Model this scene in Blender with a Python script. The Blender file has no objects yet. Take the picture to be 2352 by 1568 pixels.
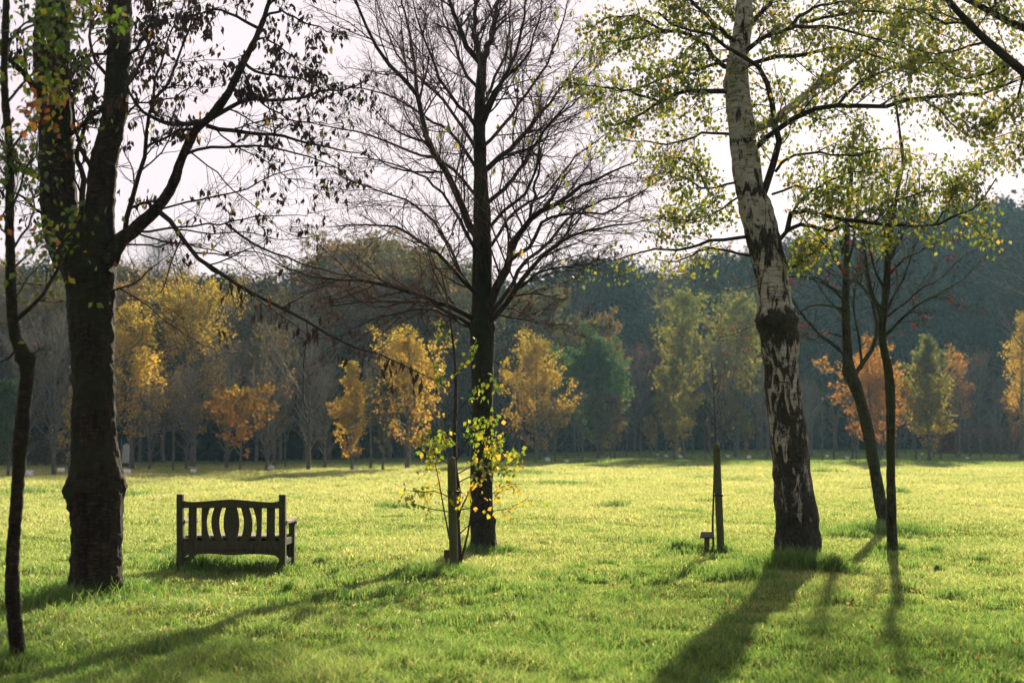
import bpy, bmesh, math
import numpy as np
from mathutils import Vector, Matrix

R = math.radians
F = 3267.0                 # focal length in photo pixels (2352 wide), a 50 mm lens
CX, CY, HOR = 1176.0, 784.0, 995.0
CAM_H = 1.68
PITCH = math.atan((HOR - CY) / F)
SUN_EL, SUN_AZ = R(20.2), R(14.5)
scene = bpy.context.scene
col = scene.collection

# ------------------------------------------------------------------ helpers
def rs(seed): return np.random.default_rng(seed)

def at(px, py, Y):
    """World point at ground distance Y seen at photo pixel (px, py)."""
    x = (px - CX) / F; y = (CY - py) / F
    c, s = math.cos(PITCH), math.sin(PITCH)
    d = np.array([x, c - y * s, s + y * c])
    return d * (Y / d[1]) + np.array([0, 0, CAM_H])

def ground_at(px, py):
    x = (px - CX) / F; y = (CY - py) / F
    c, s = math.cos(PITCH), math.sin(PITCH)
    d = np.array([x, c - y * s, s + y * c])
    k = -CAM_H / d[2]
    return d[0] * k, d[1] * k

def _hash(ix, iy, iz, seed):
    h = (ix * 374761393 + iy * 668265263 + iz * 2147483647 + seed * 1274126177) & 0xffffffff
    h = ((h ^ (h >> 13)) * 1274126177) & 0xffffffff
    h = (h ^ (h >> 16)) & 0xffffffff
    return (h & 0xffffff) / float(0xffffff)

def vnoise(p, seed=0):
    p = np.asarray(p, dtype=np.float64)
    i = np.floor(p).astype(np.int64); f = p - i
    f = f * f * (3 - 2 * f)
    r = 0
    for dx in (0, 1):
        wx = f[..., 0] if dx else 1 - f[..., 0]
        for dy in (0, 1):
            wy = f[..., 1] if dy else 1 - f[..., 1]
            for dz in (0, 1):
                wz = f[..., 2] if dz else 1 - f[..., 2]
                r = r + wx * wy * wz * _hash(i[..., 0] + dx, i[..., 1] + dy, i[..., 2] + dz, seed)
    return r * 2 - 1

def fbm(p, seed=0, oct=3):
    a, r, q = 1.0, 0, np.asarray(p, float)
    for k in range(oct):
        r = r + a * vnoise(q, seed + k); a *= 0.5; q = q * 2.03
    return r

def gz(x, y):
    """Height of the gently uneven meadow."""
    x = np.asarray(x, float); y = np.asarray(y, float)
    p = np.stack([x * 0.35, y * 0.35, np.zeros_like(x)], -1)
    p2 = np.stack([x * 1.7, y * 1.7, np.zeros_like(x)], -1)
    return 0.055 * vnoise(p, 3) + 0.018 * vnoise(p2, 5)

def mesh_from(name, V, faces_list, tint=None):
    """faces_list: list of int arrays (n,k), k may differ."""
    me = bpy.data.meshes.new(name)
    V = np.ascontiguousarray(V, dtype=np.float32)
    me.vertices.add(len(V)); me.vertices.foreach_set('co', V.ravel())
    loops, starts, off = [], [], 0
    for fa in faces_list:
        if len(fa) == 0: continue
        fa = np.asarray(fa, dtype=np.int32); k = fa.shape[1]
        loops.append(fa.ravel()); starts.append(off + np.arange(len(fa), dtype=np.int32) * k)
        off += fa.size
    L = np.concatenate(loops); S = np.concatenate(starts)
    me.loops.add(len(L)); me.loops.foreach_set('vertex_index', L)
    me.polygons.add(len(S)); me.polygons.foreach_set('loop_start', S)
    me.update(calc_edges=True)
    if tint is not None:
        a = me.attributes.new('tint', 'FLOAT', 'POINT')
        a.data.foreach_set('value', np.ascontiguousarray(tint, dtype=np.float32))
    return me

def link(name, me, mat=None, parent=None, smooth=True):
    o = bpy.data.objects.new(name, me); col.objects.link(o)
    if mat: me.materials.append(mat)
    if smooth: me.polygons.foreach_set('use_smooth', np.ones(len(me.polygons), dtype=bool))
    if parent: o.parent = parent
    return o

def thing(name, label, cat, loc=(0, 0, 0), rz=0.0, group=None):
    o = bpy.data.objects.new(name, None); col.objects.link(o)
    o.location = [float(v) for v in loc]; o.rotation_euler = (0, 0, rz); o.empty_display_size = 0.2
    o['label'] = label; o['category'] = cat
    if group: o['group'] = group
    return o

def norm(v): return v / np.maximum(np.linalg.norm(v, axis=-1, keepdims=True), 1e-9)

class Geo:
    """Collects tubes and leaves as one mesh."""
    def __init__(s): s.V = []; s.Q = []; s.T = []; s.t = []; s.n = 0
    def add(s, V, Q=None, T=None, tint=0.5):
        V = V.reshape(-1, 3)
        if Q is not None: s.Q.append(np.asarray(Q).reshape(-1, 4) + s.n)
        if T is not None: s.T.append(np.asarray(T).reshape(-1, 3) + s.n)
        s.V.append(V); s.n += len(V)
        s.t.append(np.full(len(V), tint) if np.isscalar(tint) else np.asarray(tint))
    def tubes(s, P, rad, sides=4, tint=0.5):
        """P (B,n,3), rad (B,n)."""
        B, n, _ = P.shape
        if B == 0: return
        T = np.empty_like(P); T[:, 1:-1] = P[:, 2:] - P[:, :-2]; T[:, 0] = P[:, 1] - P[:, 0]; T[:, -1] = P[:, -1] - P[:, -2]
        T = norm(T)
        ref = np.cross(T[:, 0], np.array([0.31, 0.57, 0.76])); ref = norm(ref)
        ref = np.repeat(ref[:, None], n, 1)
        U = norm(ref - T * np.sum(ref * T, -1, keepdims=True)); W = np.cross(T, U)
        a = np.linspace(0, 2 * np.pi, sides, endpoint=False)
        V = P[:, :, None] + rad[:, :, None, None] * (U[:, :, None] * np.cos(a)[:, None] + W[:, :, None] * np.sin(a)[:, None])
        b = np.arange(B)[:, None, None] * n * sides; i = np.arange(n - 1)[None, :, None] * sides; j = np.arange(sides)[None, None, :]
        jn = (j + 1) % sides
        Q = np.stack([b + i + j, b + i + jn, b + i + sides + jn, b + i + sides + j], -1)
        s.add(V, Q=Q, tint=tint)
    def leaves(s, C, size, r, hang=0.4, width=0.62, tint=None, flat=0.0):
        N = len(C)
        if N == 0: return
        A = r.normal(size=(N, 3)); A[:, 2] -= hang * 2; A = norm(A)
        B = r.normal(size=(N, 3)); B[:, 2] *= (1 - flat); B = norm(np.cross(A, B)); n = np.cross(A, B)
        sz = (size * r.uniform(0.65, 1.25, N))[:, None]
        base = C; tip = C + A * sz
        l = C + A * sz * 0.42 + B * sz * width * 0.5 + n * sz * 0.13
        q = C + A * sz * 0.42 - B * sz * width * 0.5 + n * sz * 0.13
        V = np.stack([base, l, tip, q], 1)
        k = np.arange(N)[:, None] * 4
        T = np.concatenate([k + [[0, 1, 2]], k + [[0, 2, 3]]], 0)
        t = r.uniform(0, 1, N) if tint is None else tint
        s.add(V, T=T, tint=np.repeat(t, 4))
    def build(s, name, mat, parent=None, smooth=True):
        me = mesh_from(name, np.concatenate(s.V), s.Q + s.T, np.concatenate(s.t))
        return link(name, me, mat, parent, smooth)

def grow(S, D, L, r0, n, wig, trop, r, rend=0.35, tropv=(0, 0, 1)):
    B = len(S); P = np.empty((B, n, 3)); P[:, 0] = S; d = norm(D)
    tv = np.array(tropv, float)
    for i in range(1, n):
        d = norm(d + r.normal(size=(B, 3)) * wig + trop * tv)
        P[:, i] = P[:, i - 1] + d * (L / (n - 1))[:, None]
    rad = r0[:, None] * np.linspace(1, rend, n)[None]
    return P, rad

def spawn(P, rad, k, r, t0=0.15, t1=0.98, ang=(30, 60), ratio=0.5, taper=0.5, up=0.0, rfac=0.62, rmin=0.0015, rmax=9):
    """Children starting along each tube. Returns S, D, L, r0."""
    B, n, _ = P.shape
    seg = np.linalg.norm(P[:, 1:] - P[:, :-1], axis=-1); plen = seg.sum(1)
    t = t0 + (t1 - t0) * (np.arange(k)[None] + r.uniform(0, 1, (B, k))) / k
    x = t * (n - 1); i = np.minimum(x.astype(int), n - 2); f = (x - i)[..., None]
    bi = np.arange(B)[:, None]
    S = P[bi, i] * (1 - f) + P[bi, i + 1] * f
    T = norm(P[bi, i + 1] - P[bi, i])
    rr = rad[bi, i] * (1 - f[..., 0]) + rad[bi, i + 1] * f[..., 0]
    N = r.normal(size=T.shape); N[..., 2] += up; N = N - T * np.sum(N * T, -1, keepdims=True); N = norm(N)
    a = np.radians(r.uniform(ang[0], ang[1], (B, k)))[..., None]
    D = T * np.cos(a) + N * np.sin(a)
    L = plen[:, None] * ratio * (1 - taper * t) * r.uniform(0.6, 1.25, (B, k))
    r0 = np.clip(rr * rfac, rmin, rmax)
    return S.reshape(-1, 3), D.reshape(-1, 3), L.ravel(), r0.ravel()

def resample(pts, n):
    pts = np.asarray(pts, float)
    d = np.r_[0, np.cumsum(np.linalg.norm(np.diff(pts[:, :3], axis=0), axis=1))]
    # Catmull-Rom over the chord length
    m = len(pts); u = np.linspace(0, d[-1], n); out = np.empty((n, pts.shape[1]))
    k = np.clip(np.searchsorted(d, u, side='right') - 1, 0, m - 2)
    p0 = pts[np.maximum(k - 1, 0)]; p1 = pts[k]; p2 = pts[k + 1]; p3 = pts[np.minimum(k + 2, m - 1)]
    t = ((u - d[k]) / np.maximum(d[k + 1] - d[k], 1e-9))[:, None]
    out = 0.5 * (2 * p1 + (p2 - p0) * t + (2 * p0 - 5 * p1 + 4 * p2 - p3) * t * t + (3 * p1 - p0 - 3 * p2 + p3) * t ** 3)
    return out

def traced(pl, Y, dY=0.0, n=14, wpx=None):
    """Polyline of photo pixels at distance Y (+dY at the tip); wpx = (start, end) width in pixels."""
    m = len(pl); pts = []
    for i, q in enumerate(pl):
        yy = Y + dY * (i / (m - 1)) ** 1.2
        pts.append(np.r_[at(q[0], q[1], yy), 0])
    P = resample(pts, n)[:, :3]
    w0, w1 = wpx
    yy = P[:, 1]
    rad = np.linspace(w0, w1, n) * 0.5 / F * yy
    return P, rad

# ------------------------------------------------------------------ materials
def new_mat(name):
    m = bpy.data.materials.new(name); m.use_nodes = True
    nt = m.node_tree
    for nd in list(nt.nodes): nt.nodes.remove(nd)
    out = nt.nodes.new('ShaderNodeOutputMaterial')
    return m, nt, out

def N(nt, typ, **kw):
    nd = nt.nodes.new(typ)
    for k, v in kw.items():
        if k.startswith('i_'):
            key = k[2:].replace('_', ' ')
            nd.inputs[key].default_value = v
        else: setattr(nd, k, v)
    return nd

def ramp(nt, stops, fac=None, interp='LINEAR'):
    r = nt.nodes.new('ShaderNodeValToRGB'); cr = r.color_ramp; cr.interpolation = interp
    while len(cr.elements) < len(stops): cr.elements.new(0.5)
    for e, (p, c) in zip(cr.elements, stops):
        e.position = p; e.color = (c[0], c[1], c[2], 1) if len(c) == 3 else c
    if fac is not None: nt.links.new(fac, r.inputs[0])
    return r

def leaf_mat(name, stops, trans=0.5, gloss=0.08, rough=0.45, tboost=(1.25, 1.2, 0.7), clump=0.0, cscale=0.8, vary=0.0):
    m, nt, out = new_mat(name)
    at_ = N(nt, 'ShaderNodeAttribute', attribute_name='tint')
    fac = at_.outputs['Fac']
    if clump:
        tc = N(nt, 'ShaderNodeTexCoord'); nz = N(nt, 'ShaderNodeTexNoise', i_Scale=cscale, i_Detail=2.0)
        nt.links.new(tc.outputs['Object'], nz.inputs['Vector'])
        mm = N(nt, 'ShaderNodeMath', operation='MULTIPLY_ADD'); mm.inputs[1].default_value = clump * 2; mm.inputs[2].default_value = -clump
        nt.links.new(nz.outputs['Fac'], mm.inputs[0])
        ad = N(nt, 'ShaderNodeMath', operation='ADD', use_clamp=True)
        oi = N(nt, 'ShaderNodeObjectInfo'); rm = N(nt, 'ShaderNodeMath', operation='MULTIPLY_ADD'); rm.inputs[1].default_value = vary; rm.inputs[2].default_value = -vary / 2
        nt.links.new(oi.outputs['Random'], rm.inputs[0]); a3 = N(nt, 'ShaderNodeMath', operation='ADD'); nt.links.new(mm.outputs[0], a3.inputs[0]); nt.links.new(rm.outputs[0], a3.inputs[1])
        nt.links.new(a3.outputs[0], ad.inputs[0]); nt.links.new(fac, ad.inputs[1]); fac = ad.outputs[0]
    rp = ramp(nt, stops, fac)
    df = N(nt, 'ShaderNodeBsdfDiffuse'); tr = N(nt, 'ShaderNodeBsdfTranslucent')
    mul = N(nt, 'ShaderNodeMix', data_type='RGBA', blend_type='MULTIPLY'); mul.inputs[0].default_value = 1
    nt.links.new(rp.outputs[0], mul.inputs[6]); mul.inputs[7].default_value = (*tboost, 1)
    nt.links.new(rp.outputs[0], df.inputs[0]); nt.links.new(mul.outputs[2], tr.inputs[0])
    mx = N(nt, 'ShaderNodeMixShader'); mx.inputs[0].default_value = trans
    nt.links.new(df.outputs[0], mx.inputs[1]); nt.links.new(tr.outputs[0], mx.inputs[2])
    last = mx
    if gloss:
        gl = N(nt, 'ShaderNodeBsdfGlossy', i_Roughness=rough); gl.inputs[0].default_value = (1, 1, 1, 1)
        m2 = N(nt, 'ShaderNodeMixShader'); m2.inputs[0].default_value = gloss
        nt.links.new(mx.outputs[0], m2.inputs[1]); nt.links.new(gl.outputs[0], m2.inputs[2]); last = m2
    nt.links.new(last.outputs[0], out.inputs[0])
    return m

def bark_mat(name, dark, mid, light, sx=6.0, sz=2.0, bump=0.6, moss=None, rough=0.9):
    """Bark: noise stretched along (sz small) or across (sz large) the stem."""
    m, nt, out = new_mat(name)
    tc = N(nt, 'ShaderNodeTexCoord'); mp = N(nt, 'ShaderNodeMapping'); mp.inputs['Scale'].default_value = (sx, sx, sz)
    nt.links.new(tc.outputs['Object'], mp.inputs[0])
    nz = N(nt, 'ShaderNodeTexNoise', i_Scale=2.0, i_Detail=6.0, i_Roughness=0.65); nt.links.new(mp.outputs[0], nz.inputs[0])
    rp = ramp(nt, [(0.32, dark), (0.52, mid), (0.72, light)], nz.outputs['Fac'])
    c = rp.outputs[0]; hgt = nz.outputs['Fac']
    if moss:
        m3 = N(nt, 'ShaderNodeMapping'); m3.inputs['Scale'].default_value = (9, 9, 1.6); nt.links.new(tc.outputs['Object'], m3.inputs[0])
        n4 = N(nt, 'ShaderNodeTexNoise', i_Scale=1.6, i_Detail=6.0, i_Roughness=0.65, i_Distortion=1.0); nt.links.new(m3.outputs[0], n4.inputs[0])
        r4 = ramp(nt, [(0.38, (0.22, 0.22, 0.22)), (0.52, (0.85, 0.85, 0.85)), (0.68, (1.35, 1.25, 1.1))], n4.outputs['Fac'])
        mu = N(nt, 'ShaderNodeMix', data_type='RGBA', blend_type='MULTIPLY'); mu.inputs[0].default_value = 1; nt.links.new(c, mu.inputs[6]); nt.links.new(r4.outputs[0], mu.inputs[7]); c = mu.outputs[2]
        ah = N(nt, 'ShaderNodeMath', operation='MULTIPLY_ADD'); nt.links.new(n4.outputs['Fac'], ah.inputs[0]); ah.inputs[1].default_value = 2.0; nt.links.new(nz.outputs['Fac'], ah.inputs[2]); hgt = ah.outputs[0]
    if moss:
        n2 = N(nt, 'ShaderNodeTexNoise', i_Scale=1.6, i_Detail=4.0); nt.links.new(tc.outputs['Object'], n2.inputs[0])
        r2 = ramp(nt, [(0.45, (0, 0, 0)), (0.62, (1, 1, 1))], n2.outputs['Fac'])
        mx = N(nt, 'ShaderNodeMix', data_type='RGBA'); nt.links.new(r2.outputs[0], mx.inputs[0])
        nt.links.new(c, mx.inputs[6]); mx.inputs[7].default_value = (*moss, 1); c = mx.outputs[2]
    b = N(nt, 'ShaderNodeBsdfPrincipled', i_Roughness=rough); b.inputs['Specular IOR Level'].default_value = 0.25
    nt.links.new(c, b.inputs['Base Color'])
    bp = N(nt, 'ShaderNodeBump', i_Strength=bump, i_Distance=0.02); nt.links.new(hgt, bp.inputs['Height'])
    nt.links.new(bp.outputs[0], b.inputs['Normal']); nt.links.new(b.outputs[0], out.inputs[0])
    return m

def birch_mat():
    m, nt, out = new_mat('birch_bark')
    tc = N(nt, 'ShaderNodeTexCoord'); sep = N(nt, 'ShaderNodeSeparateXYZ'); nt.links.new(tc.outputs['Object'], sep.inputs[0])
    # dark fissures: blotches drawn out along the stem, more of them towards the foot
    mp = N(nt, 'ShaderNodeMapping'); mp.inputs['Scale'].default_value = (7.5, 7.5, 2.3); nt.links.new(tc.outputs['Object'], mp.inputs[0])
    nz = N(nt, 'ShaderNodeTexNoise', i_Scale=1.25, i_Detail=8.0, i_Roughness=0.68, i_Distortion=1.1); nt.links.new(mp.outputs[0], nz.inputs[0])
    mr = N(nt, 'ShaderNodeMapRange'); nt.links.new(sep.outputs['Z'], mr.inputs[0])
    mr.inputs[1].default_value = 0.5; mr.inputs[2].default_value = 4.0; mr.inputs[3].default_value = 0.16; mr.inputs[4].default_value = -0.035
    ad = N(nt, 'ShaderNodeMath', operation='ADD'); nt.links.new(nz.outputs['Fac'], ad.inputs[0]); nt.links.new(mr.outputs[0], ad.inputs[1])
    # worn black collars where old limbs broke away
    last = ad.outputs[0]
    for zc, hw, amp in ((3.02, 0.19, 0.24), (4.05, 0.22, 0.15), (4.75, 0.08, 0.10), (5.4, 0.05, 0.12)):
        su = N(nt, 'ShaderNodeMath', operation='SUBTRACT'); nt.links.new(sep.outputs['Z'], su.inputs[0]); su.inputs[1].default_value = zc
        ab = N(nt, 'ShaderNodeMath', operation='ABSOLUTE'); nt.links.new(su.outputs[0], ab.inputs[0])
        m2 = N(nt, 'ShaderNodeMapRange', interpolation_type='SMOOTHSTEP'); nt.links.new(ab.outputs[0], m2.inputs[0])
        m2.inputs[1].default_value = 0; m2.inputs[2].default_value = hw * 1.6; m2.inputs[3].default_value = amp; m2.inputs[4].default_value = 0
        a2 = N(nt, 'ShaderNodeMath', operation='ADD'); nt.links.new(last, a2.inputs[0]); nt.links.new(m2.outputs[0], a2.inputs[1]); last = a2.outputs[0]
    mask = ramp(nt, [(0.52, (0, 0, 0)), (0.575, (1, 1, 1))], last)
    # pale skin with fine cross lenticels
    mp2 = N(nt, 'ShaderNodeMapping'); mp2.inputs['Scale'].default_value = (6, 6, 38); nt.links.new(tc.outputs['Object'], mp2.inputs[0])
    n2 = N(nt, 'ShaderNodeTexNoise', i_Scale=1.0, i_Detail=4.0); nt.links.new(mp2.outputs[0], n2.inputs[0])
    pale = ramp(nt, [(0.30, (0.10, 0.08, 0.062)), (0.42, (0.33, 0.315, 0.26)), (0.7, (0.52, 0.50, 0.42))], n2.outputs['Fac'])
    n3 = N(nt, 'ShaderNodeTexNoise', i_Scale=26.0, i_Detail=4.0); nt.links.new(tc.outputs['Object'], n3.inputs[0])
    dk = ramp(nt, [(0.35, (0.012, 0.012, 0.009)), (0.7, (0.055, 0.050, 0.030))], n3.outputs['Fac'])
    mx = N(nt, 'ShaderNodeMix', data_type='RGBA'); nt.links.new(mask.outputs[0], mx.inputs[0]); nt.links.new(pale.outputs[0], mx.inputs[6]); nt.links.new(dk.outputs[0], mx.inputs[7])
    b = N(nt, 'ShaderNodeBsdfPrincipled', i_Roughness=0.8); nt.links.new(mx.outputs[2], b.inputs['Base Color'])
    b.inputs['Specular IOR Level'].default_value = 0.25
    ad3 = N(nt, 'ShaderNodeMath', operation='MULTIPLY_ADD'); nt.links.new(n3.outputs['Fac'], ad3.inputs[0]); ad3.inputs[1].default_value = 0.6; nt.links.new(mask.outputs[0], ad3.inputs[2])
    bp = N(nt, 'ShaderNodeBump', i_Strength=0.8, i_Distance=0.015); nt.links.new(ad3.outputs[0], bp.inputs['Height']); nt.links.new(bp.outputs[0], b.inputs['Normal'])
    nt.links.new(b.outputs[0], out.inputs[0])
    return m

def wood_mat(name, a, b_, c, scale=(1, 1, 30), bump=0.3, rough=0.85):
    m, nt, out = new_mat(name)
    tc = N(nt, 'ShaderNodeTexCoord'); mp = N(nt, 'ShaderNodeMapping'); mp.inputs['Scale'].default_value = scale
    nt.links.new(tc.outputs['Object'], mp.inputs[0])
    nz = N(nt, 'ShaderNodeTexNoise', i_Scale=2.5, i_Detail=6.0); nt.links.new(mp.outputs[0], nz.inputs[0])
    n2 = N(nt, 'ShaderNodeTexNoise', i_Scale=5.0, i_Detail=4.0); nt.links.new(tc.outputs['Object'], n2.inputs[0])
    r1 = ramp(nt, [(0.3, a), (0.7, b_)], nz.outputs['Fac'])
    mk = ramp(nt, [(0.45, (0, 0, 0)), (0.65, (1, 1, 1))], n2.outputs['Fac'])
    mx = N(nt, 'ShaderNodeMix', data_type='RGBA'); nt.links.new(mk.outputs[0], mx.inputs[0]); nt.links.new(r1.outputs[0], mx.inputs[6]); mx.inputs[7].default_value = (*c, 1)
    b = N(nt, 'ShaderNodeBsdfPrincipled', i_Roughness=rough); nt.links.new(mx.outputs[2], b.inputs['Base Color'])
    bp = N(nt, 'ShaderNodeBump', i_Strength=bump, i_Distance=0.004); nt.links.new(nz.outputs['Fac'], bp.inputs['Height']); nt.links.new(bp.outputs[0], b.inputs['Normal'])
    nt.links.new(b.outputs[0], out.inputs[0])
    return m

def plain_mat(name, c, rough=0.6, var=0.25, scale=8.0):
    m, nt, out = new_mat(name)
    tc = N(nt, 'ShaderNodeTexCoord'); nz = N(nt, 'ShaderNodeTexNoise', i_Scale=scale, i_Detail=4.0); nt.links.new(tc.outputs['Object'], nz.inputs[0])
    lo = [v * (1 - var) for v in c]; hi = [min(1, v * (1 + var)) for v in c]
    rp = ramp(nt, [(0.3, lo), (0.7, hi)], nz.outputs['Fac'])
    b = N(nt, 'ShaderNodeBsdfPrincipled', i_Roughness=rough); nt.links.new(rp.outputs[0], b.inputs['Base Color']); nt.links.new(b.outputs[0], out.inputs[0])
    return m

M = {}
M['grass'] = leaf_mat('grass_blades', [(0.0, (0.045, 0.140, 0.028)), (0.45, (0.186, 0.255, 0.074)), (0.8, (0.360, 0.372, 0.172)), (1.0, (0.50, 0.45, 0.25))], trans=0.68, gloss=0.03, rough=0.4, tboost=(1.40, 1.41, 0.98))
M['birch_leaf'] = leaf_mat('birch_leaf', [(0.0, (0.050, 0.095, 0.022)), (0.5, (0.150, 0.190, 0.035)), (0.8, (0.32, 0.29, 0.04)), (1.0, (0.62, 0.32, 0.05))], trans=0.58, gloss=0.06, clump=0.25)
M['dead_leaf'] = leaf_mat('withered_leaf', [(0.0, (0.022, 0.014, 0.012)), (0.7, (0.045, 0.020, 0.014)), (1.0, (0.11, 0.035, 0.015))], trans=0.3, gloss=0.03)
M['mixed_leaf'] = leaf_mat('cherry_leaf', [(0.0, (0.035, 0.075, 0.015)), (0.5, (0.08, 0.14, 0.02)), (0.72, (0.30, 0.26, 0.03)), (0.85, (0.42, 0.16, 0.02)), (1.0, (0.25, 0.05, 0.015))], trans=0.5, gloss=0.04)
M['sapling_leaf'] = leaf_mat('sapling_leaf', [(0.0, (0.10, 0.20, 0.02)), (0.55, (0.22, 0.30, 0.03)), (0.8, (0.50, 0.40, 0.04)), (1.0, (0.65, 0.34, 0.06))], trans=0.6, gloss=0.05)
M['bark_cherry'] = bark_mat('cherry_bark', (0.008, 0.006, 0.004), (0.032, 0.022, 0.014), (0.11, 0.08, 0.05), sx=6.5, sz=24.0, bump=0.8, moss=(0.022, 0.025, 0.011))
M['bark_mid'] = bark_mat('mossy_bark', (0.010, 0.010, 0.006), (0.032, 0.028, 0.014), (0.060, 0.055, 0.028), sx=7.0, sz=24.0, bump=0.8, moss=(0.022, 0.030, 0.010))
M['bark_green'] = bark_mat('young_bark', (0.020, 0.022, 0.010), (0.055, 0.055, 0.026), (0.10, 0.095, 0.05), sx=5.0, sz=9.0, bump=0.5, moss=(0.04, 0.055, 0.018))
M['twig'] = bark_mat('twig_bark', (0.018, 0.014, 0.012), (0.034, 0.026, 0.020), (0.060, 0.046, 0.036), sx=6, sz=6, bump=0.1)
M['twig_brown'] = bark_mat('red_twig_bark', (0.030, 0.016, 0.014), (0.055, 0.030, 0.026), (0.09, 0.055, 0.045), sx=6, sz=6, bump=0.1)
M['twig_red'] = bark_mat('fine_twig_bark', (0.050, 0.024, 0.020), (0.095, 0.046, 0.036), (0.15, 0.078, 0.060), sx=6, sz=6, bump=0.1)
M['birch'] = birch_mat()
M['pale_bark'] = bark_mat('pale_bark', (0.05, 0.048, 0.042), (0.14, 0.135, 0.12), (0.26, 0.25, 0.23), sx=3, sz=6, bump=0.3)
M['grey_bark'] = bark_mat('grey_bark', (0.05, 0.05, 0.042), (0.12, 0.115, 0.095), (0.20, 0.19, 0.165), sx=3, sz=3, bump=0.3)
M['grey_twig'] = bark_mat('grey_twig', (0.085, 0.08, 0.07), (0.15, 0.14, 0.125), (0.25, 0.235, 0.21), sx=3, sz=3, bump=0.1)

def autumn(name, a, b_, c, **k):
    return leaf_mat(name, [(0.0, a), (0.5, b_), (1.0, c)], trans=0.6, gloss=0.02, clump=0.35, cscale=0.6, **k)
M['yellow'] = autumn('yellow_leaf', (0.26, 0.27, 0.06), (0.52, 0.35, 0.07), (0.56, 0.30, 0.08))
M['gold'] = autumn('gold_leaf', (0.17, 0.17, 0.04), (0.42, 0.29, 0.05), (0.52, 0.28, 0.06))
M['orange'] = autumn('orange_leaf', (0.22, 0.14, 0.04), (0.46, 0.23, 0.05), (0.48, 0.17, 0.04))
M['redorange'] = autumn('rust_leaf', (0.20, 0.19, 0.03), (0.42, 0.19, 0.035), (0.32, 0.09, 0.03))
M['olive'] = autumn('olive_leaf', (0.085, 0.125, 0.04), (0.19, 0.19, 0.05), (0.38, 0.25, 0.06))
M['brown'] = autumn('brown_leaf', vary=.8, a=(0.050, 0.058, 0.025), b_=(0.13, 0.095, 0.035), c=(0.26, 0.13, 0.04))
M['green'] = autumn('green_leaf', (0.035, 0.085, 0.04), (0.06, 0.12, 0.045), (0.10, 0.15, 0.045))
M['red'] = autumn('wine_leaf', (0.05, 0.025, 0.02), (0.10, 0.03, 0.025), (0.15, 0.05, 0.03))
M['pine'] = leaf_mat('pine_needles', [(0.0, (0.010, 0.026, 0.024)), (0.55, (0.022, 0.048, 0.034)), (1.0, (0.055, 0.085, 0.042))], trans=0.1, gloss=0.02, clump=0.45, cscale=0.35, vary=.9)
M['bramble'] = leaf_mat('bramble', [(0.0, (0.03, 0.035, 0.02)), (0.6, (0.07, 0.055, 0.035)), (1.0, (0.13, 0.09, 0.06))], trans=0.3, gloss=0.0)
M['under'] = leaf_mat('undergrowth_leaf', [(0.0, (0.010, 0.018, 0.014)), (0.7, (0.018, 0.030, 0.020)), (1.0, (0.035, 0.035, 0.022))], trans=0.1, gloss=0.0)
M['hedge'] = leaf_mat('hedge_leaf', [(0.0, (0.08, 0.035, 0.03)), (0.6, (0.17, 0.06, 0.045)), (1.0, (0.26, 0.10, 0.06))], trans=0.3, gloss=0.0)
M['berry'] = plain_mat('red_berry', (0.46, 0.016, 0.018), 0.6)
M['bench'] = wood_mat('weathered_wood', (0.026, 0.025, 0.011), (0.085, 0.075, 0.036), (0.046, 0.060, 0.017), scale=(22, 22, 3))
M['bench_top'] = wood_mat('sun_bleached_wood', (0.22, 0.165, 0.13), (0.42, 0.33, 0.27), (0.26, 0.21, 0.15), scale=(25, 3, 25))
M['stake'] = wood_mat('treated_stake', (0.042, 0.050, 0.013), (0.105, 0.108, 0.028), (0.066, 0.086, 0.021), scale=(30, 30, 2.5))
M['rubber'] = plain_mat('black_rubber', (0.012, 0.012, 0.012), 0.5)
M['plaque'] = plain_mat('pale_stone', (0.62, 0.60, 0.56), 0.7)
M['brownwood'] = wood_mat('brown_wood', (0.06, 0.035, 0.02), (0.16, 0.09, 0.055), (0.10, 0.06, 0.035), scale=(20, 20, 4))
M['darkmetal'] = plain_mat('dark_slate', (0.03, 0.028, 0.025), 0.6)
M['guard'] = plain_mat('pale_guard', (0.34, 0.38, 0.38), 0.6)
M['fallen'] = leaf_mat('fallen_leaf', [(0.0, (0.10, 0.04, 0.02)), (0.5, (0.32, 0.14, 0.04)), (0.85, (0.5, 0.33, 0.14)), (1.0, (0.75, 0.68, 0.55))], trans=0.3, gloss=0.04)

def ground_mat():
    m, nt, out = new_mat('meadow_soil')
    tc = N(nt, 'ShaderNodeTexCoord')
    n1 = N(nt, 'ShaderNodeTexNoise', i_Scale=0.35, i_Detail=6.0, i_Roughness=0.6); nt.links.new(tc.outputs['Object'], n1.inputs[0])
    n2 = N(nt, 'ShaderNodeTexNoise', i_Scale=9.0, i_Detail=5.0); nt.links.new(tc.outputs['Object'], n2.inputs[0])
    r1 = ramp(nt, [(0.3, (0.065, 0.105, 0.020)), (0.55, (0.11, 0.155, 0.030)), (0.75, (0.16, 0.19, 0.045))], n1.outputs['Fac'])
    r2 = ramp(nt, [(0.25, (0.45, 0.45, 0.45)), (0.65, (1, 1, 1))], n2.outputs['Fac'])
    mx = N(nt, 'ShaderNodeMix', data_type='RGBA', blend_type='MULTIPLY'); mx.inputs[0].default_value = 1
    nt.links.new(r1.outputs[0], mx.inputs[6]); nt.links.new(r2.outputs[0], mx.inputs[7])
    b = N(nt, 'ShaderNodeBsdfDiffuse'); nt.links.new(mx.outputs[2], b.inputs[0])
    bp = N(nt, 'ShaderNodeBump', i_Strength=0.8, i_Distance=0.05); nt.links.new(n2.outputs['Fac'], bp.inputs['Height']); nt.links.new(bp.outputs[0], b.inputs['Normal'])
    nt.links.new(b.outputs[0], out.inputs[0])
    return m

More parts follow.
